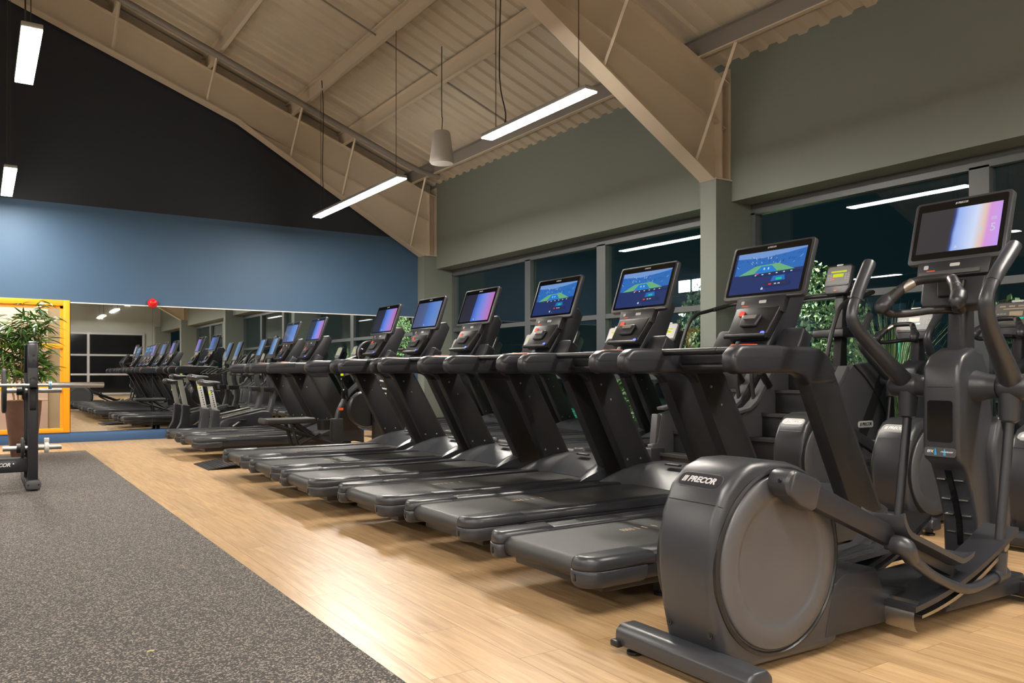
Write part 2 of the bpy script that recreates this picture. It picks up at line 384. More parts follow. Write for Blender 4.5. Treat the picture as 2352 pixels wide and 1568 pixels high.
# grey conduit running down beside the far rafter, tie rods
b = MB(); b.tube([(x, 12.75, roof(x) - .36) for x in (-1, 1, 3, 5, 6.2)] + [(6.5, 12.75, roof(6.5) - .34), (6.9, 12.75, roof(6.9) - .25)], .05, 10)
obj('ceiling_conduit', b, GREYSTEEL, kind='structure')
b = MB()
for yy in (10.1, 3.0): b.tube([(x, yy, roof(x) - .10) for x in (-2, 6.8)], .012, 6)
obj('sag_rods', b, GREYSTEEL, kind='structure')
# skirting
b = MB(); b.box(XL, XC, YW - .02, YW, 0, .135, .004); b.box(XL, XC, YW - .012, YW, .135, .153)
for sx in (1.147, -1.2, 3.55): b.box(sx - .003, sx + .003, YW - .0215, YW - .019, 0, .135)
obj('baseboard_back', b, BLUESKIRT, kind='structure')
# windows: three strips of glazing between the piers
def window(i, y0, y1, mull):
    root = bpy.data.objects.new('window_%d' % i, None); COL.objects.link(root); root['kind'] = 'structure'
    b = MB(); x0, x1 = XG - .07, XG + .05
    b.box(x0, x1, y0, y1, 2.93, 3.05); b.box(x0, x1, y0, y1, 0, .10)
    for yy in (y0 + .03, y1 - .03): b.box(x0, x1, yy - .035, yy + .035, .1, 2.95)
    for (a, c_) in mull: b.box(x0, x1, a, c_, .1, 2.95)
    for z in (1.885, 1.0): b.box(x0 + .004, x1 - .02, y0, y1, z - .035, z + .035)
    obj('window_frame', b, FRAMEM, root)
    ed = sorted([y0 + .06] + [v for m_ in mull for v in m_] + [y1 - .06])
    for k in range(0, len(ed), 2):
        for (za, zb) in ((.1, .965), (1.035, 1.85), (1.92, 2.93)):
            b = MB(); b.box(XG + .0, XG + .024, ed[k], ed[k + 1], za, zb); obj('window_pane', b, GLASS, root)
    return root
window(1, 6.60, 13.60, [(10.94, 11.10), (9.02, 9.22)])
window(2, -.66, 6.36, [(3.66, 3.84), (1.4, 1.56)])
window(3, -7.9, -.90, [(-3.5, -3.34), (-5.5, -5.34)])
# dark window band on the rear wall, seen in the mirror
root = bpy.data.objects.new('window_4', None); COL.objects.link(root); root['kind'] = 'structure'
b = MB()
for x in (-6, -3.4, -.8, 1.8, 4.2, 6.55): b.box(x - .05, x + .05, YR, YR + .08, .1, 2.9)
for z in (.1, 1.0, 1.9, 2.9): b.box(-6, 6.6, YR, YR + .075, z - .04, z + .04)
obj('window_frame', b, ALU, root)
b = MB(); b.box(-6, 6.6, YR + .002, YR + .03, .1, 2.9); obj('window_pane', b, GLOSS, root)

# rubber flooring
b = MB(); b.box(-7.5, 1.20, -11, 12.22, 0, .008, .002); tag(obj('rubber_floor_mat', b, MATM), 'large grey speckled rubber mat covering the floor at left', 'mat')

# ------------------------------------------------------------------ mirrors
for k in range(6):
    x0 = 1.155 + k * 1.155; x1 = min(x0 + 1.155, XC - .003)
    if x1 - x0 < .2: continue
    b = MB(); b.box(x0 + .002, x1 - .002, YW - .008, YW - .001, .156, 2.118)
    o = tag(obj('wall_mirror', b, MIRROR), ['mirror panel beside the orange window frame, leftmost', 'mirror panel second from the orange frame', 'mirror panel third from the orange frame, behind the bikes', 'mirror panel fourth from the orange frame, behind far treadmill screens', 'mirror panel against the far green column, rightmost', 'x'][k], 'mirror', 'mirror panels on the blue wall')
b = MB(); b.box(1.155, XC - .003, YW - .014, YW, 2.118, 2.134); obj('trim_1', b, WHITEP, kind='structure')

# ------------------------------------------------------------------ orange framed interior window and the office behind
win = bpy.data.objects.new('window_5', None); COL.objects.link(win); win['kind'] = 'structure'
b = MB(); y0, y1 = YW - .03, YW + .06
b.box(1.06, 1.147, y0, y1, .155, 2.156, .004); b.box(ox0, 1.0605, y0 + .001, y1, 2.07, 2.156, .004); b.box(ox0, 1.0605, y0 + .001, y1, .155, .22, .004)
for z in (1.46, .82): b.box(ox0, 1.0605, y0 + .001, y1, z - .035, z + .035, .004)
for x in (-.25,): b.box(x - .04, x + .04, y0, y1, .2, 2.1, .004)
b.box(1.02, 1.06, y0 + .03, y1, .2, 2.1); b.box(ox0, 1.06, y0 + .03, y1, 2.03, 2.07)
obj('window_frame', b, ORANGE, win)
for (za, zb) in ((.22, .785), (.855, 1.425), (1.495, 2.07)):
    b = MB(); b.box(ox0, 1.06, YW + .02, YW + .028, za, zb); obj('window_pane', b, PANEL_GLASS, win)
BEIGEW = mat('beige_office_wall', (.50, .42, .28), .7); PINKW = mat('pale_pink_door', (.80, .66, .58), .6)
b = MB(); b.box(-2.2, 1.9, YW + 1.15, YW + 1.2, 0, 2.6); b.box(1.85, 1.9, YW + .12, YW + 1.2, 0, 2.6); b.box(-2.2, -2.15, YW + .12, YW + 1.2, 0, 2.6); b.box(-2.2, 1.9, YW + .12, YW + 1.2, 2.55, 2.6)
obj('wall_office', b, BEIGEW, kind='structure')
b = MB(); b.box(-1.3, .93, YW + 1.10, YW + 1.15, 0, 2.09, .005); b.box(-1.3, .93, YW + 1.09, YW + 1.10, .62, .64); obj('door_1', b, PINKW, kind='structure')
la = bpy.data.lights.new('office_lamp', 'AREA'); la.shape = 'RECTANGLE'; la.size = 2.6; la.size_y = .3; la.energy = 45; la.color = (1, .9, .74)
lo = bpy.data.objects.new('office_lamp', la); COL.objects.link(lo); lo.location = (0, YW + .55, 2.5)

# ------------------------------------------------------------------ LED lamps on wires
def lamp(x, y0, y1, z, label, cable=True):
    t = thing('linear_lamp', label, 'ceiling light', (x, (y0 + y1) / 2, z), 0, 'linear LED lamps hung from the roof')
    L = (y1 - y0) / 2
    b = MB(); b.box(-.07, .07, -L, L, .008, .05, .008); obj('lamp_housing', b, ALU, t)
    b = MB(); b.box(-.066, .066, -L + .002, L - .002, -.002, .0075); obj('lamp_diffuser', b, LAMP, t)
    for s_ in (-1, 1):
        h = roof(x) - z - .05; b = MB(); b.tube([(0, s_ * (L - .18), .05), (0, s_ * (L - .18), h)], .004, 6); obj('suspension_wire', b, CABLE, t)
    h = roof(x) - z - .1; b = MB()
    b.tube([(.02, L - .3, .05), (.03, L - .32, .2), (.0, L - .25, .6), (0.01, L - .26, h - .5), (-.02, L - .27, h)], .007, 6, 4); obj('power_cable', b, CABLE, t)
    return t
ZL = 3.54
lamp(4.5, 9.3, 12.4, ZL, 'white linear lamp over the far treadmills, crossing the gable rafter')
lamp(4.5, 5.5, 7.25, ZL, 'white linear lamp between hanging loudspeaker and portal frame')
lamp(.32, 6.75, 8.05, ZL, 'linear lamp at upper left corner, larger of the two against dark gable')
lamp(.32, 11.5, 13.3, ZL, 'smaller linear lamp at left edge, lower one against dark gable')
for x in (4.5, .32, -3.9, -8.1):
    for (a, c_) in ((-.4, 1.4), (-4.5, -2.7), (-8.6, -6.8), (-12.7, -10.9)) if x > 0 else ((11.4, 13.2), (6.2, 8.0), (1.0, 2.8), (-3.5, -1.7), (-8, -6.2)):
        lamp(x, a, c_, ZL, 'white linear lamp reflected in the wall mirror and the night windows', False)

# loudspeaker
t = thing('pendant_speaker', 'grey cone-shaped loudspeaker hanging from a thin cable below the roof', 'speaker', (5.2, 9.53, 3.88))
b = MB(); b.lathe([(.075, .44), (.105, .43), (.118, .40), (.16, .06), (.165, .03), (.155, .0)], n=32); obj('speaker_body', b, mat('speaker_grey', (.42, .40, .36), .5), t)
b = MB(); b.lathe([(.0, -.004), (.12, -.004), (.15, .0), (.152, .006)], n=32); obj('speaker_grille', b, WHITEP, t)
b = MB(); b.tube([(0, 0, .43), (.012, 0, .62), (0, 0, .7), (0, 0, roof(5.2) - 3.9)], .006, 6, 3); obj('speaker_cable', b, CABLE, t)
# red sounder above the mirror
t = thing('fire_alarm_sounder', 'small red fire alarm sounder above the mirror joint', 'alarm', (2.31, YW - .01, 2.17))
b = MB(); b.lathe([(.075, .0), (.075, .03), (.06, .05)], axis='y', n=20, M=Matrix.Rotation(math.pi, 4, 'Z')); obj('alarm_base', b, REDP, t)
b = MB(); b.lathe([(.055, .05), (.05, .075), (.025, .09), (0, .092)], axis='y', n=20, M=Matrix.Rotation(math.pi, 4, 'Z')); obj('alarm_lens', b, REDP, t)

# ------------------------------------------------------------------ display pictures
def tennis_display(M, w2, h):
    b = MB(); e = [0]
    def pg(m, pts):
        b.mi = TEN_ORDER.index(m); e[0] += .00015
        b.poly([(-w2 + p[0] * 2 * w2, p[1] * h, e[0]) for p in pts], M)
    pg('navy', [(0, 0), (1, 0), (1, 1), (0, 1)])
    pg('stand', [(.03, .46), (1, .52), (1, 1), (.03, 1)])
    pg('sky', [(.03, .88), (.4, .84), (.75, .9), (1, .96), (1, 1), (.03, 1)])
    random.seed(3)
    for k in range(46):
        u = random.uniform(.06, .95); v = random.uniform(.62, .86) ; d = random.uniform(.012, .03)
        pg('navy' if k % 3 else 'white', [(u, v), (u + .006, v), (u + .006 - (.5 - u) * .08, v + d * 2), (u - (.5 - u) * .08, v + d * 2)])
    pg('court', [(.10, .44), (.90, .48), (.66, .66), (.34, .64)])
    pg('blue', [(.33, .455), (.66, .472), (.57, .625), (.42, .62)])
    for u in (.46, .52): pg('white', [(u, .53), (u + .02, .53), (u + .02, .58), (u, .58)])
    pg('panel', [(.30, .39), (.97, .42), (.97, .46), (.30, .43)])
    pg('red', [(.36, .43), (.40, .43), (.40, .46), (.36, .46)])
    for k in range(6):
        u = .35 + k * .1; pg('white', [(u, .40 + k * .004), (u + .025, .40 + k * .004), (u + .025, .425 + k * .004), (u, .425 + k * .004)])
    pg('panel', [(.52, .12), (.86, .13), (.86, .22), (.52, .21)])
    pg('stand', [(.60, .23), (.80, .24), (.78, .36), (.62, .35)])
    pg('teal', [(.67, .25), (.75, .255), (.75, .31), (.67, .305)])
    pg('red', [(.58, .15), (.62, .15), (.62, .185), (.58, .185)])
    for u in (.66, .71): pg('white', [(u, .155), (u + .03, .155), (u + .03, .18), (u, .18)])
    pg('white', [(.485, .05), (.515, .05), (.515, .09), (.5, .11), (.485, .09)])
    return b
def band_display(M, w2, h, numbers=False):
    b = MB(); b.mi = 0; b.quad_uv(-w2, w2, 0, h, M)
    b.mi = 1
    b.poly([(-.006, .012, .0004), (.006, .012, .0004), (.006, .02, .0004), (0, .026, .0004), (-.006, .02, .0004)], M)
    if numbers:
        b.text('5', .055, M @ T(w2 * .84, h * .42, .0006), ext=.0001); b.text('4', .045, M @ T(w2 * .56, h * .40, .0006), ext=.0001)
        for k in range(3): b.box(w2 * .78, w2 * .90, h * .60 + k * .006, h * .60 + k * .006 + .002, .0003, .0006, M=M)
    return b

def touch_console(root, x0, z0, th, W, Hh):
    """big touchscreen: housing, bezel, display"""
    M = panelM(x0, z0, th)
    b = MB(); b.prism(rrect(W, Hh, .02, cy=Hh / 2), -.036, 0, 'z', bevel=.006, M=M); h = obj('screen_housing', b, GRAPH, root)
    b = MB(); b.prism(rrect(W - .034, Hh - .034, .012, cy=Hh / 2 + .004), -.004, .0012, 'z', M=M)
    bz = obj('screen_bezel', b, GLOSS, h)
    b = MB(); b.brand(.06, M @ T(0, Hh - .028, .0018)); obj('screen_logo', b, LETTER, h)
    return M

# ------------------------------------------------------------------ treadmills
def treadmill(label, touch=True):
    t = thing('treadmill', label, 'treadmill', (0, 0, 0), 0)
    b = MB(); b.box(.14, 2.02, -.34, .34, .10, .20, .012); obj('deck_frame', b, BLACK, t)
    for s_ in (1, -1):
        b = MB(); b.box(.57, .63, s_ * .22 - .02, s_ * .22 + .02, .02, .11); b.lathe([(.035, 0), (.035, .012), (.02, .03), (.02, .09)], (.60, s_ * .22, 0), n=14); obj('levelling_foot', b, BLACK, t)
        b = MB(); b.lathe([(.0, -.02), (.04, -.02), (.045, -.01), (.045, .01), (.04, .02), (0, .02)], (1.95, s_ * .31, .045), 'y', 18); obj('transport_wheel', b, RUBBER, t)
        b = MB(); b.box(1.90, 2.0, s_ * .31 - .05, s_ * .31 + .05, .05, .14, .01); obj('wheel_bracket', b, BLACK, t)
    # belt with printed ticks
    b = MB(); arc = [(.078 - .047 * math.sin(R(a)), .205 + .047 * math.cos(R(a))) for a in range(0, 181, 15)]
    b.prism([(1.86, .252)] + arc + [(1.86, .158)], -.272, .272, 'y', ang=80)
    b.mi = 1
    for xs in (.62, .64, .66, .685, .72, .77, .84): b.box(xs, xs + .009, .06, .105, .2521, .2524)
    obj('running_belt', b, [BELTM, TICK], t, ang=25)
    for s_ in (1, -1):
        b = MB(); pr = [(.276, .245), (.276, .262), (.30, .270), (.395, .268), (.41, .255), (.41, .222), (.276, .222)]
        b.prism([(p[0] * s_, p[1]) for p in pr], .30, 1.80, 'x', bevel=.003, seg=1)
        for k in range(4): b.box(.55, 1.55, s_ * (.315 + k * .018) - .003, s_ * (.315 + k * .018) + .003, .268, .2715)
        obj('foot_rail', b, GRAPH2, t)
        b = MB(); b.prism([(p[0] * s_, p[1]) for p in [(.30, .15), (.30, .22), (.408, .22), (.408, .17), (.385, .145)]], .28, 2.02, 'x', bevel=.004, seg=1)
        obj('side_skirt', b, GRAPH2, t)
        up = [(.05, .276), (.02, .279), (.006, .290), (.001, .308), (.002, .335), (.010, .360), (.026, .384), (.05, .402), (.08, .411), (.12, .414), (.38, .414), (.35, .276)]
        b = MB(); b.layers([(p[0], p[1] * s_) for p in up], [(.2185, .002), (.220, 0), (.244, .001), (.258, .004), (.268, .010), (.2735, .018), (.2755, .030)])
        cv = obj('rear_cover', b, GRAPH, t, ang=60)
        lo_ = [(p[0] * (1.0 if p[0] > .3 else 1) - .005 * (p[0] < .1), p[1] + (.004 if p[1] > .4 else 0)) for p in up[:-2]] + [(.33, .418), (.30, .276)]
        b = MB(); b.layers([(p[0], p[1] * s_) for p in lo_], [(.1400, .034), (.1415, .024), (.148, .013), (.160, .006), (.180, .001), (.214, 0), (.2165, .002)]); obj('rear_cover_base', b, GRAPH, cv, ang=60)
        b = MB(); b.prism(rrect(.013, .032, .006, 4), -.008, .001, 'z', M=panelM(-.0055, .185, 0, s_ * .325)); obj('cover_slot', b, BLACK, cv)
    # motor hood
    def hood(u, v):
        yy = -.41 + .82 * v; side = max(0, (abs(yy) - .24) / .17)
        xs = 1.74 - .17 * min(1, side * 1.6) ; x = xs + (2.17 - xs) * u
        k = min(1, (x - xs) / .34); top = .256 + .15 * math.sin(k * math.pi / 2)
        if u > .72: top -= .09 * ((u - .72) / .28) ** 2
        crown = 1 - .42 * max(0, (abs(yy) - .20) / .21) ** 2
        return (x, yy, .25 + (top - .25) * crown)
    b = MB(); b.grid(hood, 16, 20)
    for s_ in (0, 1):
        b.grid(lambda u, v: (lambda p: (p[0], p[1], p[2] * (1 - v) + .15 * v))(hood(u, s_)), 16, 1)
    b.grid(lambda u, v: (lambda p: (p[0], p[1], p[2] * (1 - u) + .12 * u))(hood(1, v)), 1, 20)
    b.grid(lambda u, v: (lambda p: (p[0] + .005, p[1], p[2] * (1 - u) + .245 * u))(hood(0, v)), 1, 20)
    bmesh.ops.remove_doubles(b.bm, verts=b.bm.verts, dist=.0006); bmesh.ops.recalc_face_normals(b.bm, faces=b.bm.faces)
    hd = obj('motor_hood', b, GRAPH, t, ang=50)
    HM = panelM(1.93, .4035, R(84)); b = MB(); b.prism(rrect(.15, .036, .016, 5), -.006, .004, 'z', bevel=.001, M=HM); bd = obj('hood_badge', b, BLACK, hd)
    b = MB(); b.brand(.11, HM @ T(0, 0, .0042)); obj('hood_logo', b, LETTER, hd)
    for s_ in (1, -1):
        b = MB(); b.prism([(1.43, 1.05), (1.655, 1.05), (2.085, .29), (1.83, .29)], s_ * .335, s_ * .418, 'y', bevel=.007); u_ = obj('upright', b, MATTE, t)
        b = MB(); b.prism([(1.655, 1.05), (1.675, 1.04), (2.105, .29), (2.08, .29)], s_ * .338, s_ * .415, 'y'); obj('upright_cover', b, GRAPH2, u_)
        for (bx, bz) in ((1.55, .97), (1.64, .86), (1.80, .42), (1.93, .42)):
            b = MB(); b.lathe([(.008, 0), (.008, .004), (.004, .006)], (bx, s_ * .335, bz), 'y', 8, M=None if s_ < 0 else Matrix.Translation((0, .67, 0)) @ Matrix.Scale(-1, 4, (0, 1, 0)))
            obj('bolt', b, STEEL, u_)
        rl = [(.90, 1.166), (.93, 1.182), (1.0, 1.187), (1.48, 1.187), (1.56, 1.176), (1.625, 1.14), (1.67, 1.08), (1.685, 1.01), (1.66, .99), (1.455, .99), (1.43, 1.02), (1.395, 1.04), (1.33, 1.052), (1.1, 1.050), (.93, 1.046), (.888, 1.062), (.872, 1.10), (.877, 1.14)]
        b = MB(); b.prism(rl, s_ * .338, s_ * .424, 'y', bevel=.024, seg=4, ang=60); r_ = obj('handrail', b, GRAPH2, t, ang=50)
        gp = [(.903, 1.166), (.93, 1.185), (1.0, 1.190), (1.25, 1.190), (1.235, 1.115), (.90, 1.105), (.872, 1.118), (.88, 1.145)]
        b = MB(); b.prism(gp, s_ * .3355, s_ * .4265, 'y', bevel=.024, seg=4, ang=60); obj('rail_grip', b, GRAPH, r_, ang=50)
    b = MB(); b.tube([(1.17, -.35, 1.170), (1.17, .35, 1.170)], .02, 12); b.tube([(1.17, -.06, 1.170), (1.17, .06, 1.170)], .0215, 12); obj('heart_rate_bar', b, BLACK, t)
    b = MB(); b.tube([(1.34, -.35, 1.085), (1.34, .35, 1.085)], .03, 14); obj('front_bar', b, MATTE, t)
    b = MB(); b.box(1.30, 1.66, -.345, .345, 1.10, 1.178, .015, 3); obj('dash_tray', b, GRAPH2, t)
    for s_ in (1, -1):
        M = panelM(1.50, 1.165, R(30), s_ * .225); b = MB(); b.prism([(-.08, 0), (.08, 0), (.072, .145), (.058, .158), (-.058, .158), (-.072, .145)], -.09, 0, 'z', bevel=.012, seg=3, M=M); obj('holder_pad', b, GRAPH2, t)
    b = MB(); b.prism([(1.47, 1.17), (1.66, 1.17), (1.72, 1.24), (1.84, 1.50), (1.80, 1.56), (1.72, 1.55)], -.12, .12, 'y', bevel=.015, seg=3); obj('console_mast', b, GRAPH2, t)
    if touch:
        M = panelM(1.455, 1.258, R(33)); b = MB(); b.prism([(-.135, 0), (.135, 0), (.152, .20), (-.152, .20)], -.055, 0, 'z', bevel=.01, seg=3, M=M); cp = obj('control_panel', b, BLACK, t)
        b = MB(); b.prism(rrect(.034, .034, .005, 3), 0, .004, 'z', M=M @ T(-.092, .155, 0)); obj('stop_button', b, RED, cp)
        b = MB(); b.prism([(-.055, .055), (.055, .055), (.07, .135), (-.07, .135)], 0, .022, 'z', bevel=.01, seg=3, M=M); obj('device_cradle', b, GRAPH2, cp)
        b = MB(); b.prism([(-.04, .10), (.04, .10), (.045, .125), (-.045, .125)], .022, .026, 'z', M=M); obj('cradle_pad', b, STEEL, cp)
        b = MB(); b.lathe([(.0, .006), (.010, .006), (.014, 0)], n=14, M=M @ T(.115, .012, .004)); obj('indicator_led', b, BLUELED, cp)
        b = MB(); b.tube([(-.142, 0, 0), (.142, 0, 0)], .014, 10, M=M); obj('panel_lip', b, BLACK, cp)
        M = panelM(1.560, 1.392, R(18.5)); b = MB(); b.prism([(-.162, 0), (.162, 0), (.172, .10), (-.172, .10)], -.04, 0, 'z', bevel=.006, M=M); ch = obj('console_chin', b, GRAPH2, t)
        b = MB(); b.box(-.125, .125, .012, .03, 0, .008, .003, M=M); obj('chin_shelf', b, DISCM, ch)
        b = MB(); b.prism(rrect(.05, .018, .005), 0, .0006, 'z', M=M @ T(.02, .066, 0)); obj('panel_icon', b, LETTER, ch); b = MB(); b.prism(rrect(.022, .02, .005), 0, .0006, 'z', M=M @ T(-.12, .066, 0)); obj('panel_icon', b, LETTER, ch)
        b = MB(); b.box(-.122, -.075, .042, .048, 0, .0006, M=M); obj('panel_marking', b, CORD, ch)
        Hh = math.hypot(.11, .325); M = touch_console(t, 1.59, 1.475, math.atan2(.11, .325), .56, Hh)
        D = M @ T(0, .035, .0016); hs = find(t, 'screen_housing')[0]
        o = obj('display', tennis_display(D, .2445, Hh - .085), [TEN[k] for k in TEN_ORDER], hs)
    else:
        M = panelM(1.60, 1.40, R(24)); b = MB(); b.prism([(-.11, 0), (.11, 0), (.15, .05), (.15, .25), (.125, .28), (-.125, .28), (-.15, .25), (-.15, .05)], -.05, 0, 'z', bevel=.012, seg=3, M=M); cs = obj('console', b, GRAPH2, t)
        b = MB(); b.prism([(-.125, .075), (.125, .075), (.13, .245), (.11, .262), (-.11, .262), (-.13, .245)], 0, .003, 'z', M=M); obj('console_face', b, PALEFACE, cs)
        b = MB(); b.box(-.07, .07, .19, .202, .003, .0045, M=M); b.box(-.03, .06, .145, .175, .003, .0045, M=M); obj('console_readout', b, YELLED, cs)
        b = MB(); b.prism(rrect(.07, .016, .007), 0, .006, 'z', M=M @ T(0, .272, 0)); obj('console_badge', b, SILVER, cs)
        b = MB(); b.box(-.14, .14, .052, .066, 0, .006, M=M); obj('console_shelf', b, BLACK, cs)
    b = MB(); b.tube([(1.2, -.17, 1.193), (1.13, -.19, 1.196), (1.10, -.21, 1.175), (1.15, -.23, 1.194), (1.19, -.30, 1.193), (1.14, -.27, 1.19), (1.12, -.25, 1.15)], .005, 6, 5); obj('safety_cord', b, CORD, t)
    return t
HhT = math.hypot(.11, .325); thT = math.atan2(.11, .325); DT = panelM(1.59, 1.475, thT) @ T(0, .035, .0016)
T1 = treadmill('nearest treadmill in the front row, right behind the big elliptical, tennis court on its screen')
def disp_mesh(material, numbers=False, D=DT, w2=.2445, h=HhT - .085):
    o = obj('display', band_display(D, w2, h, numbers), [material, TEN['white']]); me = o.data; bpy.data.objects.remove(o); return me
ME_P, ME_B = disp_mesh(SCR_PURPLE), disp_mesh(SCR_BLUE)
XR = 2.10
rows = [(3.00, 0, None), (4.09, .06, None), (5.03, .0, None), (6.06, -.085, ME_P), (7.06, -.055, ME_B), (8.11, -.03, ME_P), (10.46, .03, ME_P), (11.56, .05, ME_B)]
labs = ['',
 'second treadmill from the front in the aisle row, tennis screen by the floodlight',
 'third treadmill from the front in the aisle row, tennis screen before two window panes',
 'fourth treadmill from the front in the aisle row, violet screen at the window corner',
 'fifth treadmill from the front in the aisle row, blue screen against the green pier',
 'sixth treadmill in the aisle row, violet screen, beside the hand bike',
 'treadmill beyond the hand bike, nearer one of the last pair before the mirror',
 'farthest treadmill of the aisle row, next to the exercise bikes']
T1['group'] = 'touchscreen treadmills along the aisle'
for i, (y, dx, me) in enumerate(rows):
    o = T1 if i == 0 else dup(T1, (0, 0, 0), labs[i])
    o.location = (XR + dx, y, 0)
    if me:
        hs = find(o, 'screen_housing')[0]
        for g in kids(hs):
            if g.name.startswith('display'): g.data = me
TB = treadmill('nearest of the window-side treadmills, beside the stair climbers', False); TB['group'] = 'window-side treadmills with small consoles'
for i, (y, dx) in enumerate([(6.95, 0), (7.92, .0), (8.93, .04), (9.98, .1), (11.05, .05), (12.15, .05)]):
    o = TB if i == 0 else dup(TB, (0, 0, 0), ['', 'second window-side treadmill counted from the stair climbers', 'third window-side treadmill counted from the stair climbers', 'fourth window-side treadmill counted from the stair climbers', 'fifth window-side treadmill counted from the stair climbers', 'farthest window-side treadmill, near the far green pier'][i])
    o.location = (5.20 + dx, y, 0)


# ------------------------------------------------------------------ ellipticals (x forward from the rear stabiliser, y = 0 centre line)
def elliptical(label, touch=True):
    t = thing('elliptical_trainer', label, 'elliptical')
    DC = (.345, .385)
    # rear stabiliser
    b = MB(); b.prism([(-.035, .035), (.085, .035), (.085, .085), (.06, .112), (-.01, .112), (-.035, .09)], -.315, .315, 'y', bevel=.012, seg=3); st = obj('rear_stabiliser', b, GRAPH, t)
    for s_ in (1, -1):
        b = MB(); b.lathe([(.03, 0), (.03, .012), (.012, .02), (.012, .05)], (.025, s_ * .27, 0), n=14); obj('levelling_foot', b, BLACK, st)
        b = MB(); b.box(-.05, -.02, s_ * .30 - .02, s_ * .30 + .025, .03, .055, .006); obj('end_cap', b, BLACK, st)
    # drive housing: arched side profile with recessed discs
    out = [(.05, .105), (.02, .22), (.0, .36), (.0, .46), (.02, .56), (.065, .655), (.13, .715), (.21, .742), (.31, .742)]
    for a in range(78, -28, -10): out.append((DC[0] + .352 * math.cos(R(a)), DC[1] + .352 * math.sin(R(a))))
    out += [(.685, .20), (.70, .03), (.62, .018), (.14, .03)]
    b = MB(); b.prism(out, -.135, .135, 'y', bevel=.035, seg=4, ang=50); hs = obj('drive_housing', b, GRAPH, t, ang=50)
    # seam line below the badge, badge and lettering
    M = panelM(.088, .672, R(43)); b = MB(); b.prism(rrect(.20, .068, .03, 7), -.02, .005, 'z', bevel=.003, M=M); bd = obj('housing_badge', b, GRAPH2 if touch else SILVER, hs)
    b = MB(); b.prism(rrect(.188, .056, .026, 7), .004, .0062, 'z', M=M); obj('badge_inlay', b, GRAPH2 if touch else PALEFACE, hs)
    b = MB(); b.brand(.155, M @ T(0, 0, .0068)); obj('badge_logo', b, LETTER if touch else WHITEL, hs)
    b = MB(); b.tube([(.0415, -.105, .604), (.0415, .105, .604)], .0018, 4); b.tube([(.0415, -.105, .604), (.052, -.128, .60), (.10, -.1355, .585)], .0018, 4); obj('housing_seam', b, BLACK, hs)
    for s_ in (1, -1):
        b = MB(); b.lathe([(.012, 0), (.012, .004), (.007, .005), (.006, -.004)], (.042, s_ * .095, .165), 'x', 12, M=T(-.012, 0, 0)); obj('housing_screw', b, BLACK, hs)
    b = MB(); b.prism(rrect(.085, .03, .01, 4), 0, .006, 'z', bevel=.002, M=panelM(.052, .085, 0, -.10) @ T(0, .01, 0)); obj('silver_clip', b, STEEL, hs)
    for s_ in (1, -1):
        Mx = T(DC[0], s_ * .135, DC[1]) @ (Matrix.Rotation(R(90), 4, 'X') if s_ < 0 else Matrix.Rotation(R(-90), 4, 'X'))
        b = MB(); b.lathe([(.333, -.012), (.333, .004), (.322, .008), (.316, .0), (.312, -.012)], n=64, M=Mx); obj('disc_rim', b, BLACK, hs)
        b = MB(); b.lathe([(.310, -.006), (.310, .004), (.303, .010), (.236, .0125), (.228, .009), (.218, .0045), (.205, .0035), (.11, .0055), (0, .0065)], n=64, M=Mx); obj('flywheel_disc', b, DISCM, t, ang=60)
    # crank arms: near (right, -y) pin at the top, far pin at the bottom
    for s_, pin, a1, a2 in ((-1, (.30, .672), (.93, .425), (1.36, .235)), (1, (.36, .105), (.98, .20), (1.42, .235))):
        ya = s_ * .195
        d = Vector((a1[0] - pin[0], 0, a1[1] - pin[1])).normalized()
        b = MB()
        b.lathe([(.0, -.040), (.036, -.040), (.046, -.032), (.049, .032), (.045, .040), (0, .040)], (pin[0], ya, pin[1]), 'y', 28)
        P0 = Vector((pin[0], ya, pin[1]))
        n = Vector((-d.z, 0, d.x))
        q = [P0 - d * .025 + n * .038, P0 + n * .0485, P0 + d * .11 + n * .054, P0 + d * .14 + n * .047, P0 + d * .145 - n * .05, P0 + d * .12 - n * .062, P0 + d * .06 - n * .06, P0 - n * .0485, P0 - d * .025 - n * .038]
        b.prism([(p.x, p.z) for p in q], ya - .043, ya + .043, 'y', bevel=.014, seg=4, ang=50); ca = obj('crank_cover', b, GRAPH, t)
        b = MB(); b.lathe([(.0, .002), (.007, .002), (.007, -.002)], n=12, M=T(pin[0] - .049, ya - .012, pin[1] + .012) @ Matrix.Rotation(R(-90), 4, 'Y')); obj('crank_screw', b, BLACK, ca)
        A, B_ = Vector((pin[0], ya, pin[1])) + d * .12, Vector((a2[0], ya, a2[1])); d2 = (B_ - A).normalized(); n = Vector((-d2.z, 0, d2.x)) * .042
        q = [A + n, B_ + n * .8, B_ - n * .8, A - n]
        b = MB(); b.prism([(p.x, p.z) for p in q], ya - .026, ya + .026, 'y', bevel=.006); obj('pedal_arm', b, GRAPH2, t)
        # pedal plate with raised heel and toe cup
        C0 = Vector((a1[0] - .05, 0, a1[1] + .03)); C1 = Vector((a2[0] + .04, 0, a2[1] + .012)); dd = C1 - C0
        nn = Vector((-dd.z, 0, dd.x)).normalized()
        def ped(u, v):
            yy = ya - s_ * .015 + (v - .5) * .18
            lift = .05 * max(0, 1 - u / .16) ** 2 * (1 if s_ > 0 else 1.1) + .055 * max(0, (u - .84) / .16) ** 1.6 + .016 * abs(2 * v - 1) ** 4
            x = C0 + dd * u + nn * lift; return (x.x, yy, x.z)
        b = MB(); b.grid(ped, 22, 8); b.grid(lambda u, v: tuple(Vector(ped(u, v)) - nn * .022), 22, 8)
        for k in (0, 1):
            b.grid(lambda u, v: tuple(Vector(ped(u, k)) - nn * (.022 + .02 * k) * v), 22, 1); b.grid(lambda u, v: tuple(Vector(ped(k, u)) - nn * .022 * v), 8, 1)
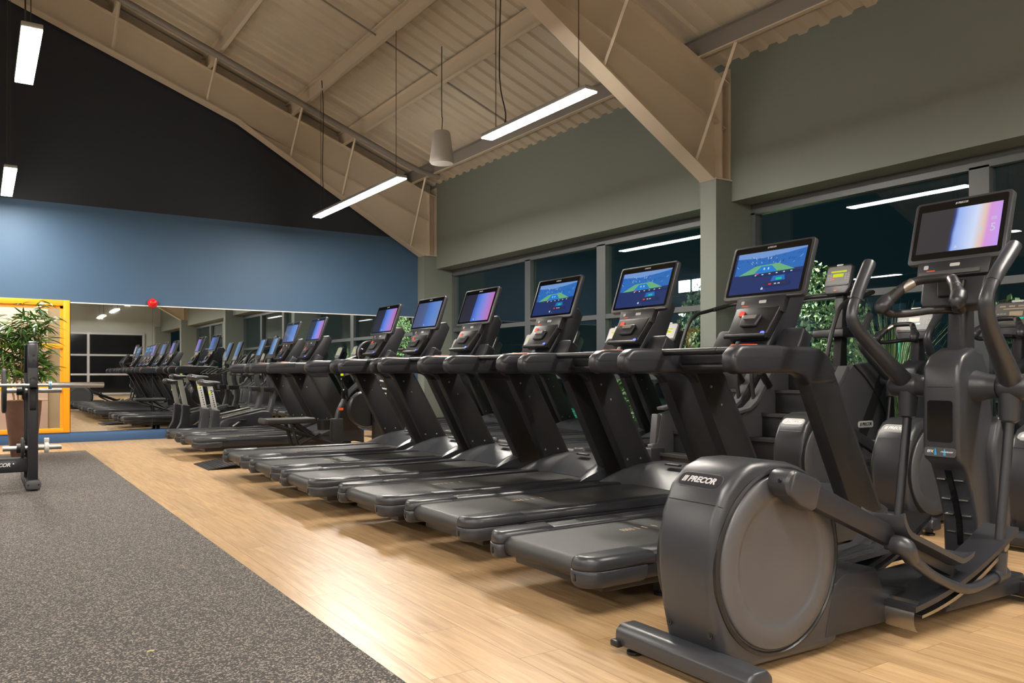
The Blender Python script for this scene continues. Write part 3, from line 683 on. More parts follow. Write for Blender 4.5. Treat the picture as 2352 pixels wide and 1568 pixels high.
        bmesh.ops.remove_doubles(b.bm, verts=b.bm.verts, dist=.0005); bmesh.ops.recalc_face_normals(b.bm, faces=b.bm.faces)
        pd = obj('pedal', b, GRAPH, t, ang=55)
        b = MB()
        for k in range(9):
            p0, p1 = Vector(ped(.24, .2 + k * .075)), Vector(ped(.80, .2 + k * .075)); b.tube([p0 + nn * .001, p1 + nn * .001], .0025, 5)
        obj('pedal_grip', b, RUBBER, pd)
        # roller bracket at the end of the arm
        b = MB(); b.box(a2[0] - .03, a2[0] + .02, ya - .028, ya + .028, .10 if s_ < 0 else .19, a2[1], .008); obj('roller_bracket', b, BLACK, t)
        b = MB(); b.lathe([(0, -.022), (.042, -.022), (.045, -.015), (.045, .015), (.042, .022), (0, .022)], (a2[0] - .005, ya, .115 if s_ < 0 else .24), 'y', 22); obj('roller', b, RUBBER, t)
        # coupler tube to the swing arm
        b = MB(); yk = s_ * .262
        b.tube([(a1[0] - .03, yk, a1[1] - .035), (a1[0] + .05, yk + s_ * .004, a1[1] - .10), (a1[0] + .22, yk, .235 if s_ < 0 else .15), (a1[0] + .45, yk, .16 if s_ < 0 else .13), (1.66, s_ * .24, .165)], [.026, .024, .021, .021, .021], 14, 6); obj('coupler_tube', b, GRAPH, t)
        b = MB(); b.tube([(a1[0] - .03, s_ * .20, a1[1] - .035), (a1[0] - .03, s_ * .245, a1[1] - .035)], .022, 12); b.tube([(a1[0] - .035, s_ * .232, a1[1] - .028), (a1[0] - .03, yk + s_ * .012, a1[1] - .035), (a1[0] + .035, yk, a1[1] - .09)], [.036, .037, .029], 14, 5); obj('coupler_knuckle', b, GRAPH, t, ang=60)
        b = MB(); b.tube([(1.64, s_ * .24, .165), (1.73, s_ * .235, .172), (1.75, s_ * .235, .175)], [.030, .034, .024], 14, 4); b.tube([(1.69, s_ * .235, .17), (1.695, s_ * .235, .27)], .034, 14); obj('lower_elbow', b, GRAPH, t, ang=60)
        b = MB(); b.tube([(1.695, s_ * .235, .24), (1.80, s_ * .235, .87)], .021, 14); obj('swing_tube', b, GRAPH2, t)
        # swing arm with grip
        off = 0 if s_ < 0 else .0
        b = MB(); b.lathe([(0, -.075), (.05, -.075), (.058, -.06), (.06, .05), (.054, .062), (0, .062)], (1.81, s_ * .255, .99), 'y', 24); b.tube([(1.80, s_ * .235, .96), (1.795, s_ * .235, .84)], [.046, .040], 16); b.tube([(1.795, s_ * .235, .845), (1.793, s_ * .235, .83)], [.04, .026], 16); pv = obj('pivot_hub', b, GRAPH, t, ang=50)
        if s_ < 0: path = [(1.80, -.245, 1.0), (1.68, -.262, 1.10), (1.53, -.285, 1.22), (1.452, -.30, 1.315), (1.455, -.305, 1.385), (1.535, -.308, 1.475), (1.66, -.31, 1.585)]
        else: path = [(1.80, .245, 1.0), (1.69, .262, 1.085), (1.54, .285, 1.20), (1.45, .30, 1.285), (1.445, .305, 1.35), (1.50, .308, 1.45), (1.585, .31, 1.575)]
        b = MB(); b.tube(path, [.052, .046, .037, .031, .0275, .0275, .0285], 16, 7, flat=.8); obj('swing_arm', b, GRAPH, t, ang=60)
        g0, g1, g2 = [Vector(p) for p in path[-3:]]
        e_ = (g2 - g1).normalized()
        b = MB(); b.tube([g0 + (g1 - g0) * .5, g1, g2, g2 + e_ * .018, g2 + e_ * .027], [.029, .0305, .031, .026, .012], 16, 5); obj('arm_grip', b, RUBBER if False else GRAPH, t, ang=60)
    # base beam and front stabiliser
    b = MB(); b.prism([(.60, .06), (.66, .26), (.72, .285), (.93, .285), (.97, .21), (1.15, .175), (1.55, .15), (1.98, .15), (2.0, .045), (1.6, .05), (1.0, .055)], -.14, .14, 'y', bevel=.012, seg=2); b.prism([(1.30, .06), (1.36, .125), (1.98, .135), (2.0, .045)], -.215, .215, 'y', bevel=.012); obj('base_beam', b, GRAPH2, t)
    b = MB(); b.box(1.93, 2.06, -.31, .31, .03, .105, .015, 3)
    b.lathe([(.03, 0), (.03, .03), (.0, .032)], (2.0, .26, 0), n=12); b.lathe([(.03, 0), (.03, .03), (.0, .032)], (2.0, -.26, 0), n=12); obj('front_stabiliser', b, BLACK, t)
    # twin ramps with curved steel rollers below
    for s_ in (1, -1):
        ya = s_ * .195
        def rp(u, v): return (.98 + .82 * u, ya + (v - .5) * .15, .150 + .06 * u + .16 * u * u)
        b = MB(); b.grid(rp, 14, 2); b.grid(lambda u, v: (lambda p: (p[0], p[1], p[2] - .022))(rp(u, v)), 14, 2)
        for k in (0, 1): b.grid(lambda u, v: (lambda p: (p[0], p[1], p[2] - .022 * v))(rp(u, k)), 14, 1); b.grid(lambda u, v: (lambda p: (p[0], p[1], p[2] - .022 * v))(rp(k, u)), 2, 1)
        bmesh.ops.remove_doubles(b.bm, verts=b.bm.verts, dist=.0005); bmesh.ops.recalc_face_normals(b.bm, faces=b.bm.faces); obj('ramp', b, GRAPH2, t)
        b = MB(); b.grid(lambda u, v: (1.035 + .052 * math.cos(R(100 + 150 * u)), ya + (v - .5) * .13, .130 + .062 * math.sin(R(100 + 150 * u)) - .03), 10, 1); b.prism([(1.06 + .70 * k / 12, 1.0 * (.100 + .045 * (k / 12)) + .16 * (k / 12) ** 2) for k in range(13)] + [(1.06 + .70 * k / 12, .088 + .035 * (k / 12) + .16 * (k / 12) ** 2) for k in range(12, -1, -1)], ya - .055, ya + .055, 'y'); obj('ramp_rail', b, STEEL, t)
    # front tower
    tw = [(1.70, 1.13), (1.66, 1.08), (1.655, .985), (1.655, .70), (1.665, .655), (1.72, .62), (1.78, .50), (1.83, .36), (1.845, .17), (2.02, .12), (2.045, .35), (2.02, .62), (1.965, .86), (1.93, 1.06), (1.88, 1.15), (1.80, 1.17)]
    b = MB(); b.prism(tw, -.085, .085, 'y', bevel=.02, seg=3, ang=50); tower = obj('front_tower', b, GRAPH, t, ang=50)
    b = MB(); b.prism([(1.95, .15), (2.03, .14), (2.06, .36), (2.03, .64), (1.96, .86), (1.90, .70), (1.93, .50)], -.125, .125, 'y', bevel=.02, seg=3); obj('tower_side_shell', b, GRAPH, t)
    b = MB(); b.prism(rrect(.115, .19, .014, 4), -.001, .0025, 'z', M=panelM(1.654, .83, 0)); obj('tower_window', b, GLOSS, tower)
    b = MB(); b.prism([(-.06, 0), (.06, 0), (.06, .07), (.045, .10), (-.045, .10), (-.06, .07)], -.002, .005, 'z', bevel=.003, M=panelM(1.657, .985, R(16))); obj('bottle_pocket', b, BLACK if False else GRAPH2, tower)
    b = MB(); b.prism(rrect(.145, .042, .012, 4), -.001, .003, 'z', M=panelM(1.656, .688, 0)); obj('tower_label', b, DISCM, tower)
    b = MB(); b.text('EFX', .017, panelM(1.6525, .69, 0) @ T(-.045, 0, 0), .25, bold=.0004); b.text('CROSSRAMP', .009, panelM(1.6525, .69, 0) @ T(.032, 0, 0), .2, bold=.0002, space=1.15); obj('tower_lettering', b, WHITEL, tower)
    b = MB()
    for k in (-.02, .022): b.prism([(k - .006, -.014), (k + .006, -.014), (k + .002, .016), (k - .002, .016)], .003, .0035, 'z', M=panelM(1.6555, .688, 0))
    obj('tower_arrows', b, CYAN, tower)
    b = MB()
    cv = [(1.72, .60), (1.775, .485), (1.822, .36), (1.838, .24)]
    for p, q in zip(cv, cv[1:]): b.prism([(p[0] - .006, p[1]), (q[0] - .006, q[1]), (q[0] + .01, q[1]), (p[0] + .01, p[1])], -.012, .012, 'y')
    obj('ramp_slot', b, GLOSS, tower)
    for p in [(1.742, .555), (1.785, .46), (1.812, .385), (1.832, .30)]:
        for s_ in (1, -1):
            b = MB(); b.box(p[0] - .006, p[0] + .01, s_ * .04 - .02, s_ * .04 + .02, p[1] - .003, p[1] + .003, .001, 1); obj('scale_mark', b, STEEL, tower)
    for s_ in (1, -1):
        b = MB(); b.tube([(1.81, s_ * .07, .99), (1.81, s_ * .15, .99), (1.81, s_ * .185, .99)], [.078, .056, .052], 20, 4); obj('tower_shoulder', b, GRAPH, tower, ang=60)
        b = MB(); b.tube([(1.81, s_ * .183, .99), (1.81, s_ * .196, .99)], .045, 18); obj('shoulder_ring', b, BLACK, tower)
    # mast, fixed bar
    b = MB(); b.prism([(1.775, 1.13), (1.90, 1.13), (1.89, 1.55), (1.80, 1.55)], -.04, .04, 'y', bevel=.02, seg=3); obj('console_mast', b, GRAPH2, t)
    hz = .03
    b = MB()
    b.tube([(1.80, 0, 1.315 + hz), (1.70, .05, 1.315 + hz), (1.60, .125, 1.30 + hz), (1.515, .165, 1.30 + hz), (1.485, .17, 1.34 + hz)], .0175, 12, 6)
    b.tube([(1.80, 0, 1.315 + hz), (1.70, -.05, 1.315 + hz), (1.60, -.125, 1.30 + hz), (1.515, -.165, 1.30 + hz), (1.485, -.17, 1.34 + hz)], .0175, 12, 6)
    b.tube([(1.485, .17, 1.34 + hz), (1.56, .115, 1.42 + hz), (1.60, .075, 1.447 + hz), (1.61, 0, 1.452 + hz), (1.60, -.075, 1.447 + hz), (1.56, -.115, 1.42 + hz), (1.485, -.17, 1.34 + hz)], [.029, .022, .020, .020, .020, .022, .029], 14, 6)
    fb = obj('fixed_handlebar', b, MATTE, t, ang=60)
    for s_ in (1, -1):
        b = MB(); b.tube([(1.455, s_ * .173, 1.30 + hz), (1.47, s_ * .173, 1.325 + hz), (1.50, s_ * .165, 1.355 + hz), (1.53, s_ * .143, 1.388 + hz)], [.016, .034, .035, .022], 14, 5); obj('handlebar_end', b, GRAPH2, fb, ang=60)
        b = MB(); b.tube([(1.535, s_ * .136, 1.397 + hz), (1.588, s_ * .09, 1.441 + hz)], .0228, 14); obj('pulse_sensor', b, STEEL, fb)
    if touch:
        M = panelM(1.735, 1.36, R(14)); b = MB(); b.prism([(-.13, 0), (.13, 0), (.145, .03), (.15, .15), (-.15, .15), (-.145, .03)], -.10, 0, 'z', bevel=.014, seg=3, M=M); cp = obj('control_panel', b, GRAPH2, t)
        b = MB(); b.prism([(-.055, .045), (.055, .045), (.065, .125), (-.065, .125)], 0, .018, 'z', bevel=.008, seg=3, M=M); obj('device_cradle', b, BLACK, cp)
        M = panelM(1.75, 1.505, R(16)); b = MB(); b.prism([(-.165, 0), (.165, 0), (.17, .085), (-.17, .085)], -.03, 0, 'z', bevel=.005, M=M); ch = obj('console_chin', b, GRAPH2, t)
        b = MB(); b.box(-.15, .13, .006, .026, 0, .012, .003, M=M); obj('chin_shelf', b, SILVER if False else DISCM, ch)
        b = MB(); b.prism(rrect(.046, .016, .005), 0, .0006, 'z', M=M @ T(.01, .055, 0)); obj('panel_icon', b, LETTER, ch); b = MB(); b.prism(rrect(.022, .02, .005), 0, .0006, 'z', M=M @ T(-.125, .052, 0)); obj('panel_icon', b, LETTER, ch)
        b = MB(); b.box(-.12, -.08, .030, .035, 0, .0006, M=M); obj('panel_marking', b, CORD, ch)
        th = math.atan2(.09, .31); Hh = math.hypot(.09, .31); M = touch_console(t, 1.77, 1.575, th, .45, Hh)
        obj('display', band_display(M @ T(0, .052, .0016), .188, Hh - .105, True), [SCR_BIG, TEN['white']], find(t, 'screen_housing')[0])
    else:
        M = panelM(1.73, 1.35, R(17)); b = MB(); b.prism([(-.13, 0), (.13, 0), (.17, .07), (.175, .27), (.15, .30), (-.15, .30), (-.175, .27), (-.17, .07)], -.06, 0, 'z', bevel=.014, seg=3, M=M); cs = obj('console', b, GRAPH2, t)
        b = MB(); b.prism([(-.155, .09), (.155, .09), (.16, .262), (.14, .278), (-.14, .278), (-.16, .262)], 0, .003, 'z', M=M); obj('console_face', b, GREYFACE, cs)
        b = MB(); b.box(-.10, .12, .222, .232, .003, .0045, M=M); b.box(-.05, .05, .165, .205, .003, .0045, M=M)
        for k in range(4): b.box(-.13 + k * .07, -.085 + k * .07, .243, .256, .003, .0045, M=M)
        obj('console_readout', b, LCD, cs)
        b = MB(); b.box(-.055, -.02, .138, .152, .003, .0045, M=M); b.box(-.15, -.12, .093, .098, .003, .0045, M=M); obj('stop_key', b, CORD, cs)
        b = MB(); b.box(.02, .06, .138, .152, .003, .0045, M=M); obj('start_key', b, TEN['teal'], cs)
        b = MB()
        for k in range(4):
            for j in range(3): b.box(-.145 + j * .026, -.127 + j * .026, .125 + k * .02, .128 + k * .02, .003, .0042, M=M); b.box(.085 + j * .024, .10 + j * .024, .125 + k * .02, .128 + k * .02, .003, .0042, M=M)
        obj('console_keys', b, LETTER, cs)
        b = MB(); b.prism(rrect(.09, .018, .008), 0, .006, 'z', M=M @ T(0, .290, .0)); obj('console_badge', b, SILVER, cs)
        b = MB(); b.box(-.14, .14, .072, .08, 0, .008, M=M); obj('console_shelf', b, BLACK, cs)
    return t
EG = 'elliptical trainers'
E1 = elliptical('large elliptical trainer in the right foreground with big touchscreen'); E1.location = (2.02, 1.975, 0); E1['group'] = EG
E3 = elliptical('window-side elliptical seen between the foreground elliptical\'s tower and treadmill upright', False); E3.location = (5.12, 3.10, 0); E3['group'] = EG
dup(E3, (5.18, 3.97, 0), 'window-side elliptical beside the stair climbers, half hidden by a treadmill upright', group=EG)
dup(E3, (5.12, 2.23, 0), 'window-side elliptical cut off by the right edge of the photo', group=EG)

# ------------------------------------------------------------------ stair climbers
SIDEM = mat('stair_climber_grey', (.055, .055, .060), .36, bump=.08, bscale=900)
def climber(label):
    t = thing('stair_climber', label, 'stair climber'); Wd = .44
    for s_ in (1, -1):
        sp = [(.02, .02), (.02, .30), (.10, .32), (.16, .62), (.34, .65), (.46, .72), (.72, 1.06), (.82, 1.13), (1.05, 1.15), (1.36, 1.10), (1.46, .95), (1.50, .02)]
        b = MB(); b.prism(sp, s_ * (Wd - .075), s_ * Wd, 'y', bevel=.012, seg=2); sd = obj('side_panel', b, SIDEM, t)
        b = MB(); b.prism([(.17, .66), (.36, .69), (.48, .76), (.74, 1.10), (.70, 1.12), (.44, .79), (.34, .72), (.16, .69)], s_ * (Wd - .09), s_ * (Wd + .008), 'y', bevel=.006); obj('panel_cap', b, DISCM, sd)
        b = MB(); b.tube([(1.45, s_ * (Wd + .002), .45), (1.25, s_ * (Wd + .002), .75), (1.02, s_ * (Wd + .002), .98), (.80, s_ * (Wd + .002), 1.13)], .01, 6, 5); b.prism([(.75, .30), (.90, .30), (1.36, 1.05), (1.24, 1.09)], s_ * Wd, s_ * (Wd + .004), 'y'); obj('panel_stripe', b, MATTE, sd)
        b = MB(); b.box(-.02, .20, min(s_ * (Wd - .09), s_ * (Wd + .05)), max(s_ * (Wd - .09), s_ * (Wd + .05)), .02, .27, .02, 3); b.box(.02, .10, s_ * Wd - .03, s_ * Wd + .03, 0, .03); obj('rear_foot', b, GRAPH, t)
        b = MB(); b.prism([(.06, .25), (.10, .62), (.15, .62), (.13, .25)], s_ * (Wd - .07), s_ * (Wd + .02), 'y', bevel=.01); obj('rear_post', b, DISCM, t)
        b = MB(); y = s_ * (Wd - .03)
        b.tube([(.46, y, .80), (.43, y, 1.05), (.48, y, 1.30), (.60, y, 1.58), (.72, y, 1.69), (.90, y, 1.74), (1.22, y * .9, 1.82), (1.27, y * .5, 1.83), (1.27, 0, 1.83)], .02, 12, 6); hr = obj('handrail', b, MATTE, t, ang=60)
        b = MB(); b.tube([(.98, y * .96, 1.76), (1.16, y * .92, 1.805)], .0245, 12); obj('rail_grip', b, RUBBER, hr)
        b = MB(); b.tube([(.62, y - s_ * .06, .92), (.50, y - s_ * .06, 1.06)], .035, 12); b.tube([(.50, y - s_ * .06, 1.06), (.42, y - s_ * .06, 1.16)], .022, 12); obj('support_strut', b, BLACK, t)
    M = T(.98, -(Wd + .004), .58) @ Matrix.Rotation(R(90), 4, 'X')
    b = MB(); b.prism(rrect(.24, .062, .026, 6), 0, .006, 'z', bevel=.002, M=M); bd = obj('side_badge', b, SILVER, t)
    b = MB(); b.brand(.185, M @ T(0, 0, .0066)); obj('badge_logo', b, BLACK, bd)
    for k in range(5):
        x, z = .12 + .20 * k, .21 + .225 * k
        b = MB(); b.box(x, x + .235, -Wd + .08, Wd - .08, z - .02, z, .004, 1); b.box(x - .006, x + .012, -Wd + .08, Wd - .08, z - .034, z + .004, .004, 1)
        tr = obj('stair_tread', b, RUBBER, t)
        b = MB(); b.box(x + .01, x + .04, -Wd + .08, Wd - .08, z - .22, z - .02); obj('stair_riser', b, MATTE, tr)
    b = MB(); b.prism([(.25, .04), (1.46, .04), (1.46, 1.05), (1.18, 1.05)], -Wd + .08, Wd - .08, 'y'); obj('drive_core', b, BLACK, t)
    b = MB(); b.prism([(1.18, 1.0), (1.30, 1.0), (1.31, 1.86), (1.24, 1.86)], -.045, .045, 'y', bevel=.01); obj('console_mast', b, MATTE, t)
    b = MB(); b.prism([(1.04, 1.40), (1.26, 1.40), (1.26, 1.47), (1.24, 1.50), (1.05, 1.48)], -.17, .17, 'y', bevel=.012); obj('accessory_tray', b, BLACK, t)
    M = panelM(1.17, 1.83, R(17)); b = MB(); b.prism([(-.11, 0), (.11, 0), (.145, .06), (.145, .28), (.12, .31), (-.12, .31), (-.145, .28), (-.145, .06)], -.05, 0, 'z', bevel=.014, seg=3, M=M); cs = obj('console', b, GRAPH2, t)
    b = MB(); b.prism([(-.13, .10), (.13, .10), (.13, .27), (.11, .288), (-.11, .288), (-.13, .27)], 0, .003, 'z', M=M); obj('console_face', b, GREYFACE, cs)
    b = MB(); b.box(-.085, .085, .225, .242, .003, .0045, M=M); b.box(-.06, .055, .175, .21, .003, .0045, M=M); obj('console_readout', b, YELLED, cs)
    b = MB(); b.box(-.068, -.035, .15, .163, .003, .0045, M=M); b.box(-.02, .01, .03, .04, 0, .004, M=M); obj('stop_key', b, RED, cs)
    b = MB()
    for k in range(4):
        for j in (0, 1): b.box(-.115 + j * .025, -.098 + j * .025, .15 + k * .018, .153 + k * .018, .003, .0042, M=M); b.box(.075 + j * .025, .092 + j * .025, .15 + k * .018, .153 + k * .018, .003, .0042, M=M)
    obj('console_keys', b, LETTER, cs)
    b = MB(); b.prism(rrect(.07, .018, .008), 0, .006, 'z', M=M @ T(0, .301, 0)); obj('console_badge', b, SILVER, cs)
    b = MB(); b.box(-.12, .12, .085, .095, 0, .008, M=M); obj('console_shelf', b, BLACK, cs)
    return t
CL = climber('stair climber beside the window-side ellipticals, silver badge on its flank'); CL.location = (5.84, 4.80, 0); CL['group'] = 'stair climbers'
dup(CL, (5.86, 5.82, 0), 'stair climber farther left, in front of the near green pier', group='stair climbers')

# ------------------------------------------------------------------ upright exercise bikes in front of the mirror
def bike(label, seat_z):
    t = thing('exercise_bike', label, 'exercise bike')
    b = MB(); b.prism([(-.22, .015), (.98, .015), (1.0, .06), (.86, .10), (.10, .10), (-.20, .07)], -.06, .06, 'y', bevel=.012); b.box(-.22, -.12, -.25, .25, .015, .07, .012); b.box(.88, 1.0, -.25, .25, .015, .07, .012)
    for x in (-.17, .94):
        for s_ in (1, -1): b.lathe([(.025, 0), (.025, .02), (0, .02)], (x, s_ * .22, 0), n=10)
    obj('base_frame', b, GRAPH2, t)
    b = MB(); b.prism([(-.14, .06), (.14, .06), (.10, .18), (.09, .40), (.10, .50), (-.03, .52), (-.03, .40), (-.06, .20)], -.065, .065, 'y', bevel=.02, seg=3); obj('seat_tower', b, GRAPH, t)
    b = MB(); b.prism([(.06, .10), (.86, .10), (.88, .40), (.84, .47), (.72, .48), (.14, .36), (.08, .30)], -.085, .085, 'y', bevel=.025, seg=3); sh = obj('drive_shroud', b, GRAPH2, t)
    b = MB(); b.prism([(.12, .365), (.74, .49), (.73, .51), (.12, .385)], -.05, .05, 'y', bevel=.006); obj('shroud_trim', b, STEEL, sh)
    b = MB(); b.prism(rrect(.20, .05, .022, 5), 0, .004, 'z', bevel=.001, M=T(.62, -.086, .23) @ Matrix.Rotation(R(90), 4, 'X')); obj('shroud_badge', b, BLACK, sh)
    b = MB(); b.brand(.16, T(.62, -.0905, .23) @ Matrix.Rotation(R(90), 4, 'X')); obj('badge_logo', b, LETTER, sh)
    b = MB(); b.lathe([(.07, -.12), (.07, -.095), (.055, -.09), (.055, .09), (.07, .095), (.07, .12)], (.26, 0, .25), 'y', 20); cr = obj('crank_hub', b, GRAPH, t)
    for s_ in (1, -1):
        b = MB(); b.tube([(.26, s_ * .125, .25), (.26 - s_ * .13, s_ * .13, .25 - s_ * .09)], .014, 8); obj('crank_arm', b, STEEL, cr)
        b = MB(); b.box(.26 - s_ * .13 - .05, .26 - s_ * .13 + .05, s_ * .14, s_ * .24, .25 - s_ * .09 - .012, .25 - s_ * .09 + .012, .006); obj('bike_pedal', b, BLACK, cr)
    dz = seat_z - .5
    b = MB(); b.prism([(.0, .46), (.075, .46), (.075 - dz * .20, seat_z - .05), (-dz * .20, seat_z - .05)], -.022, .022, 'y', bevel=.004); sp = obj('seat_post', b, SILVER, t)
    b = MB()
    for k in range(9):
        f = .14 + k * .085; b.lathe([(.010, 0), (.010, .003)], (.037 - dz * .20 * f, -.0225, .50 + (dz - .05) * f), 'y', 8, M=T(0, -.001, 0))
    obj('adjuster_holes', b, BLACK, sp)
    b = MB(); b.box(-.012 - dz * .14, .02 - dz * .14, -.03, -.022, seat_z - .16, seat_z - .13); obj('adjuster_label', b, YELLED, sp)
    b = MB(); b.tube([(.04 - dz * .15, -.02, seat_z - .12), (.16 - dz * .15, -.03, seat_z - .12)], .007, 8); obj('adjuster_lever', b, BLACK, sp)
    sx = .02 - dz * .2
    b = MB(); b.tube([(sx - .15, 0, seat_z + .0), (sx - .11, 0, seat_z + .008), (sx - .03, 0, seat_z - .005), (sx + .08, 0, seat_z + .005), (sx + .15, 0, seat_z + .0), (sx + .165, 0, seat_z - .004)], [.06, .11, .105, .055, .042, .025], 18, 6, flat=.46, up=(0, 1, 0)); obj('saddle', b, GRAPH, t, ang=60)
    b = MB(); b.tube([(.84, 0, .40), (.90, 0, .70), (.84, 0, .98), (.90, 0, 1.22)], [.055, .045, .04, .035], 14, 5); obj('handlebar_mast', b, GRAPH, t, ang=60)
    b = MB(); b.prism([(.74, .76), (.90, .76), (.92, .84), (.73, .84)], -.09, .09, 'y', bevel=.01); obj('bottle_holder', b, BLACK, t)
    for s_ in (1, -1):
        b = MB(); b.tube([(.88, 0, 1.15), (.80, s_ * .16, 1.13), (.66, s_ * .21, 1.08), (.52, s_ * .22, 1.03), (.48, s_ * .20, 1.05), (.60, s_ * .14, 1.13)], .016, 10, 6); obj('handlebar', b, MATTE, t, ang=60)
    M = panelM(.84, 1.28, R(20)); b = MB(); b.prism(rrect(.27, .36, .02, cy=.18), -.03, 0, 'z', bevel=.008, M=M); cs = obj('screen_housing', b, GRAPH2, t)
    b = MB(); b.quad_uv(-.115, .115, .07, .335, M @ T(0, 0, .001)); obj('display', b, SCR_BIKE, cs)
    b = MB(); b.box(-.06, .06, -.09, .0, -.03, -.004, .006, M=M); obj('control_pad', b, DISCM, cs)
    return t
BK = bike('exercise bike with lower saddle, right behind the farthest aisle treadmill', .905); BK.location = (2.92, 12.50, 0); BK['group'] = 'exercise bikes before the mirror'
BK2 = bike('exercise bike with higher saddle, standing closest to the mirror', .985); BK2.location = (2.92, 13.17, 0); BK2['group'] = 'exercise bikes before the mirror'

# ------------------------------------------------------------------ hand-crank trainer between the sixth and seventh treadmill
t = thing('hand_bike', 'black hand-crank trainer with bench seat and white lettering between two treadmills', 'hand bike', (2.53, 9.30, 0))
b = MB(); b.box(.62, 2.0, -.06, .06, .03, .10, .01); b.box(1.85, 1.95, -.36, .36, .02, .09, .012); b.box(.62, .72, -.30, .30, .02, .09, .012)
for x in (.67, 1.9):
    for s_ in (1, -1): b.lathe([(.03, 0), (.03, .02), (0, .022)], (x, s_ * .27, 0), n=10)
obj('base_frame', b, MATTE, t)
b = MB(); b.box(.20, .79, -.14, .14, .46, .525, .022, 3); st = obj('bench_seat', b, RUBBER, t)
b = MB(); b.box(.18, .23, -.145, .145, .465, .53, .02, 3); obj('seat_end', b, GRAPH, st)
b = MB()
for s_ in (1, -1):
    y = s_ * .11
    b.tube([(.30, y, .46), (1.02, y, .20)], .022, 4); b.tube([(.56, y, .46), (1.02, y, .15)], .02, 4); b.tube([(.50, y, .46), (.60, y, .10)], .02, 4); b.tube([(.60, y, .22), (.84, y, .34)], .018, 4)
obj('seat_truss', b, MATTE, t)
b = MB(); b.prism([(1.02, .05), (1.16, .05), (1.16, .50), (1.02, .50)], -.05, .05, 'y', bevel=.01); b.tube([(1.06, -.055, .08), (1.02, -.055, .20)], .022, 8); obj('seat_post_clamp', b, MATTE, t)
b = MB(); b.tube([(1.02, -.06, .06), (1.10, -.06, .17), (1.16, -.06, .16), (1.15, -.06, .10)], .017, 8, 5); obj('clamp_lever', b, CHROME, t)
b = MB(); b.lathe([(.07, 0), (.082, .12), (.076, .12), (.066, .01), (0, .01)], (.92, -.02, .37), n=18); obj('bottle_cup', b, BLACK, t)
b = MB(); b.tube([(1.09, 0, .47), (1.13, 0, .62), (1.26, 0, .82), (1.46, 0, .98), (1.6, 0, 1.03)], [.04, .042, .044, .045, .045], 12, 5, flat=.7); ar = obj('curved_arm', b, GRAPH, t, ang=60)
b = MB(); b.box(1.10, 1.16, -.047, -.044, .60, .63); obj('arm_sticker', b, CORD, ar)
b = MB(); b.prism([(1.565, .06), (1.775, .06), (1.795, 1.16), (1.595, 1.16)], -.05, .05, 'y', bevel=.01); mc = obj('main_column', b, MATTE, t)
b = MB(); b.text('HIIT UBE', .135, T(1.69, -.0515, .91) @ Matrix.Rotation(R(90), 4, 'X') @ Matrix.Rotation(R(88), 4, 'Z'), .12, bold=.0025); obj('column_lettering', b, WHITEL, mc)
b = MB(); b.lathe([(.0, -.06), (.215, -.06), (.23, -.04), (.23, .04), (.215, .06), (0, .06)], (1.52, .13, .60), 'y', 36); obj('flywheel', b, BLACK, t)
b = MB(); b.lathe([(.0, -.09), (.13, -.09), (.15, -.07), (.15, .07), (.13, .09), (0, .09)], (1.52, 0, 1.30), 'y', 32); dr = obj('crank_drum', b, GLOSS, t)
b = MB(); b.lathe([(.152, -.02), (.155, -.02), (.155, .02), (.152, .02)], (1.52, 0, 1.30), 'y', 32); obj('drum_band', b, STEEL, dr)
for s_ in (1, -1):
    b = MB(); b.prism([(1.52, 1.31), (1.52, 1.27), (1.52 - s_ * .36, 1.25 - s_ * .08), (1.52 - s_ * .36, 1.275 - s_ * .08)], s_ * .10, s_ * .12, 'y', bevel=.004); obj('crank_lever', b, STEEL, t)
    b = MB(); b.tube([(1.52 - s_ * .35, s_ * .11, 1.262 - s_ * .08), (1.52 - s_ * .35, s_ * .26, 1.262 - s_ * .08)], .02, 12); obj('hand_grip', b, RUBBER, t)
b = MB(); b.tube([(1.5, 0, 1.10), (1.20, 0, 1.03), (1.15, -.02, .98), (1.17, -.03, .86), (1.20, -.04, .80)], .012, 8, 5); b.box(1.14, 1.22, -.06, -.02, .74, .86, .01); obj('stowed_strap', b, GLOSS, t)
b = MB(); b.box(1.12, 1.15, -.075, -.06, 1.02, 1.05); obj('yellow_tag', b, YELLED, t)
b = MB()
b.lathe([(.235, -.03), (.25, -.03), (.25, .03), (.235, .03)], (1.86, .10, .52), 'y', 32)
for k in range(5): b.tube([(1.86, .10, .52), (1.86 + .24 * math.cos(k * 1.257), .10, .52 + .24 * math.sin(k * 1.257))], .008, 6)
obj('chain_wheel', b, BLACK, t)
# loading ramp plate on the floor
b = MB(); b.prism([(-.02, 0), (.75, .10), (.75, .12), (.0, .012), (-.02, .006)], -.35, .35, 'y')
for i in range(18):
    for j in range(16):
        x = .06 + i * .035; b.box(x, x + .014, -.32 + j * .041, -.32 + j * .041 + .014, .012 + x * .142 - .001, .0165 + x * .142)
o = tag(obj('access_ramp', b, mat('ramp_dark_aluminium', (.06, .06, .065), .35, metal=.6)), 'dark studded metal ramp plate lying on the floor before the hand bike', 'ramp'); o.location = (2.08, 9.38, 0)

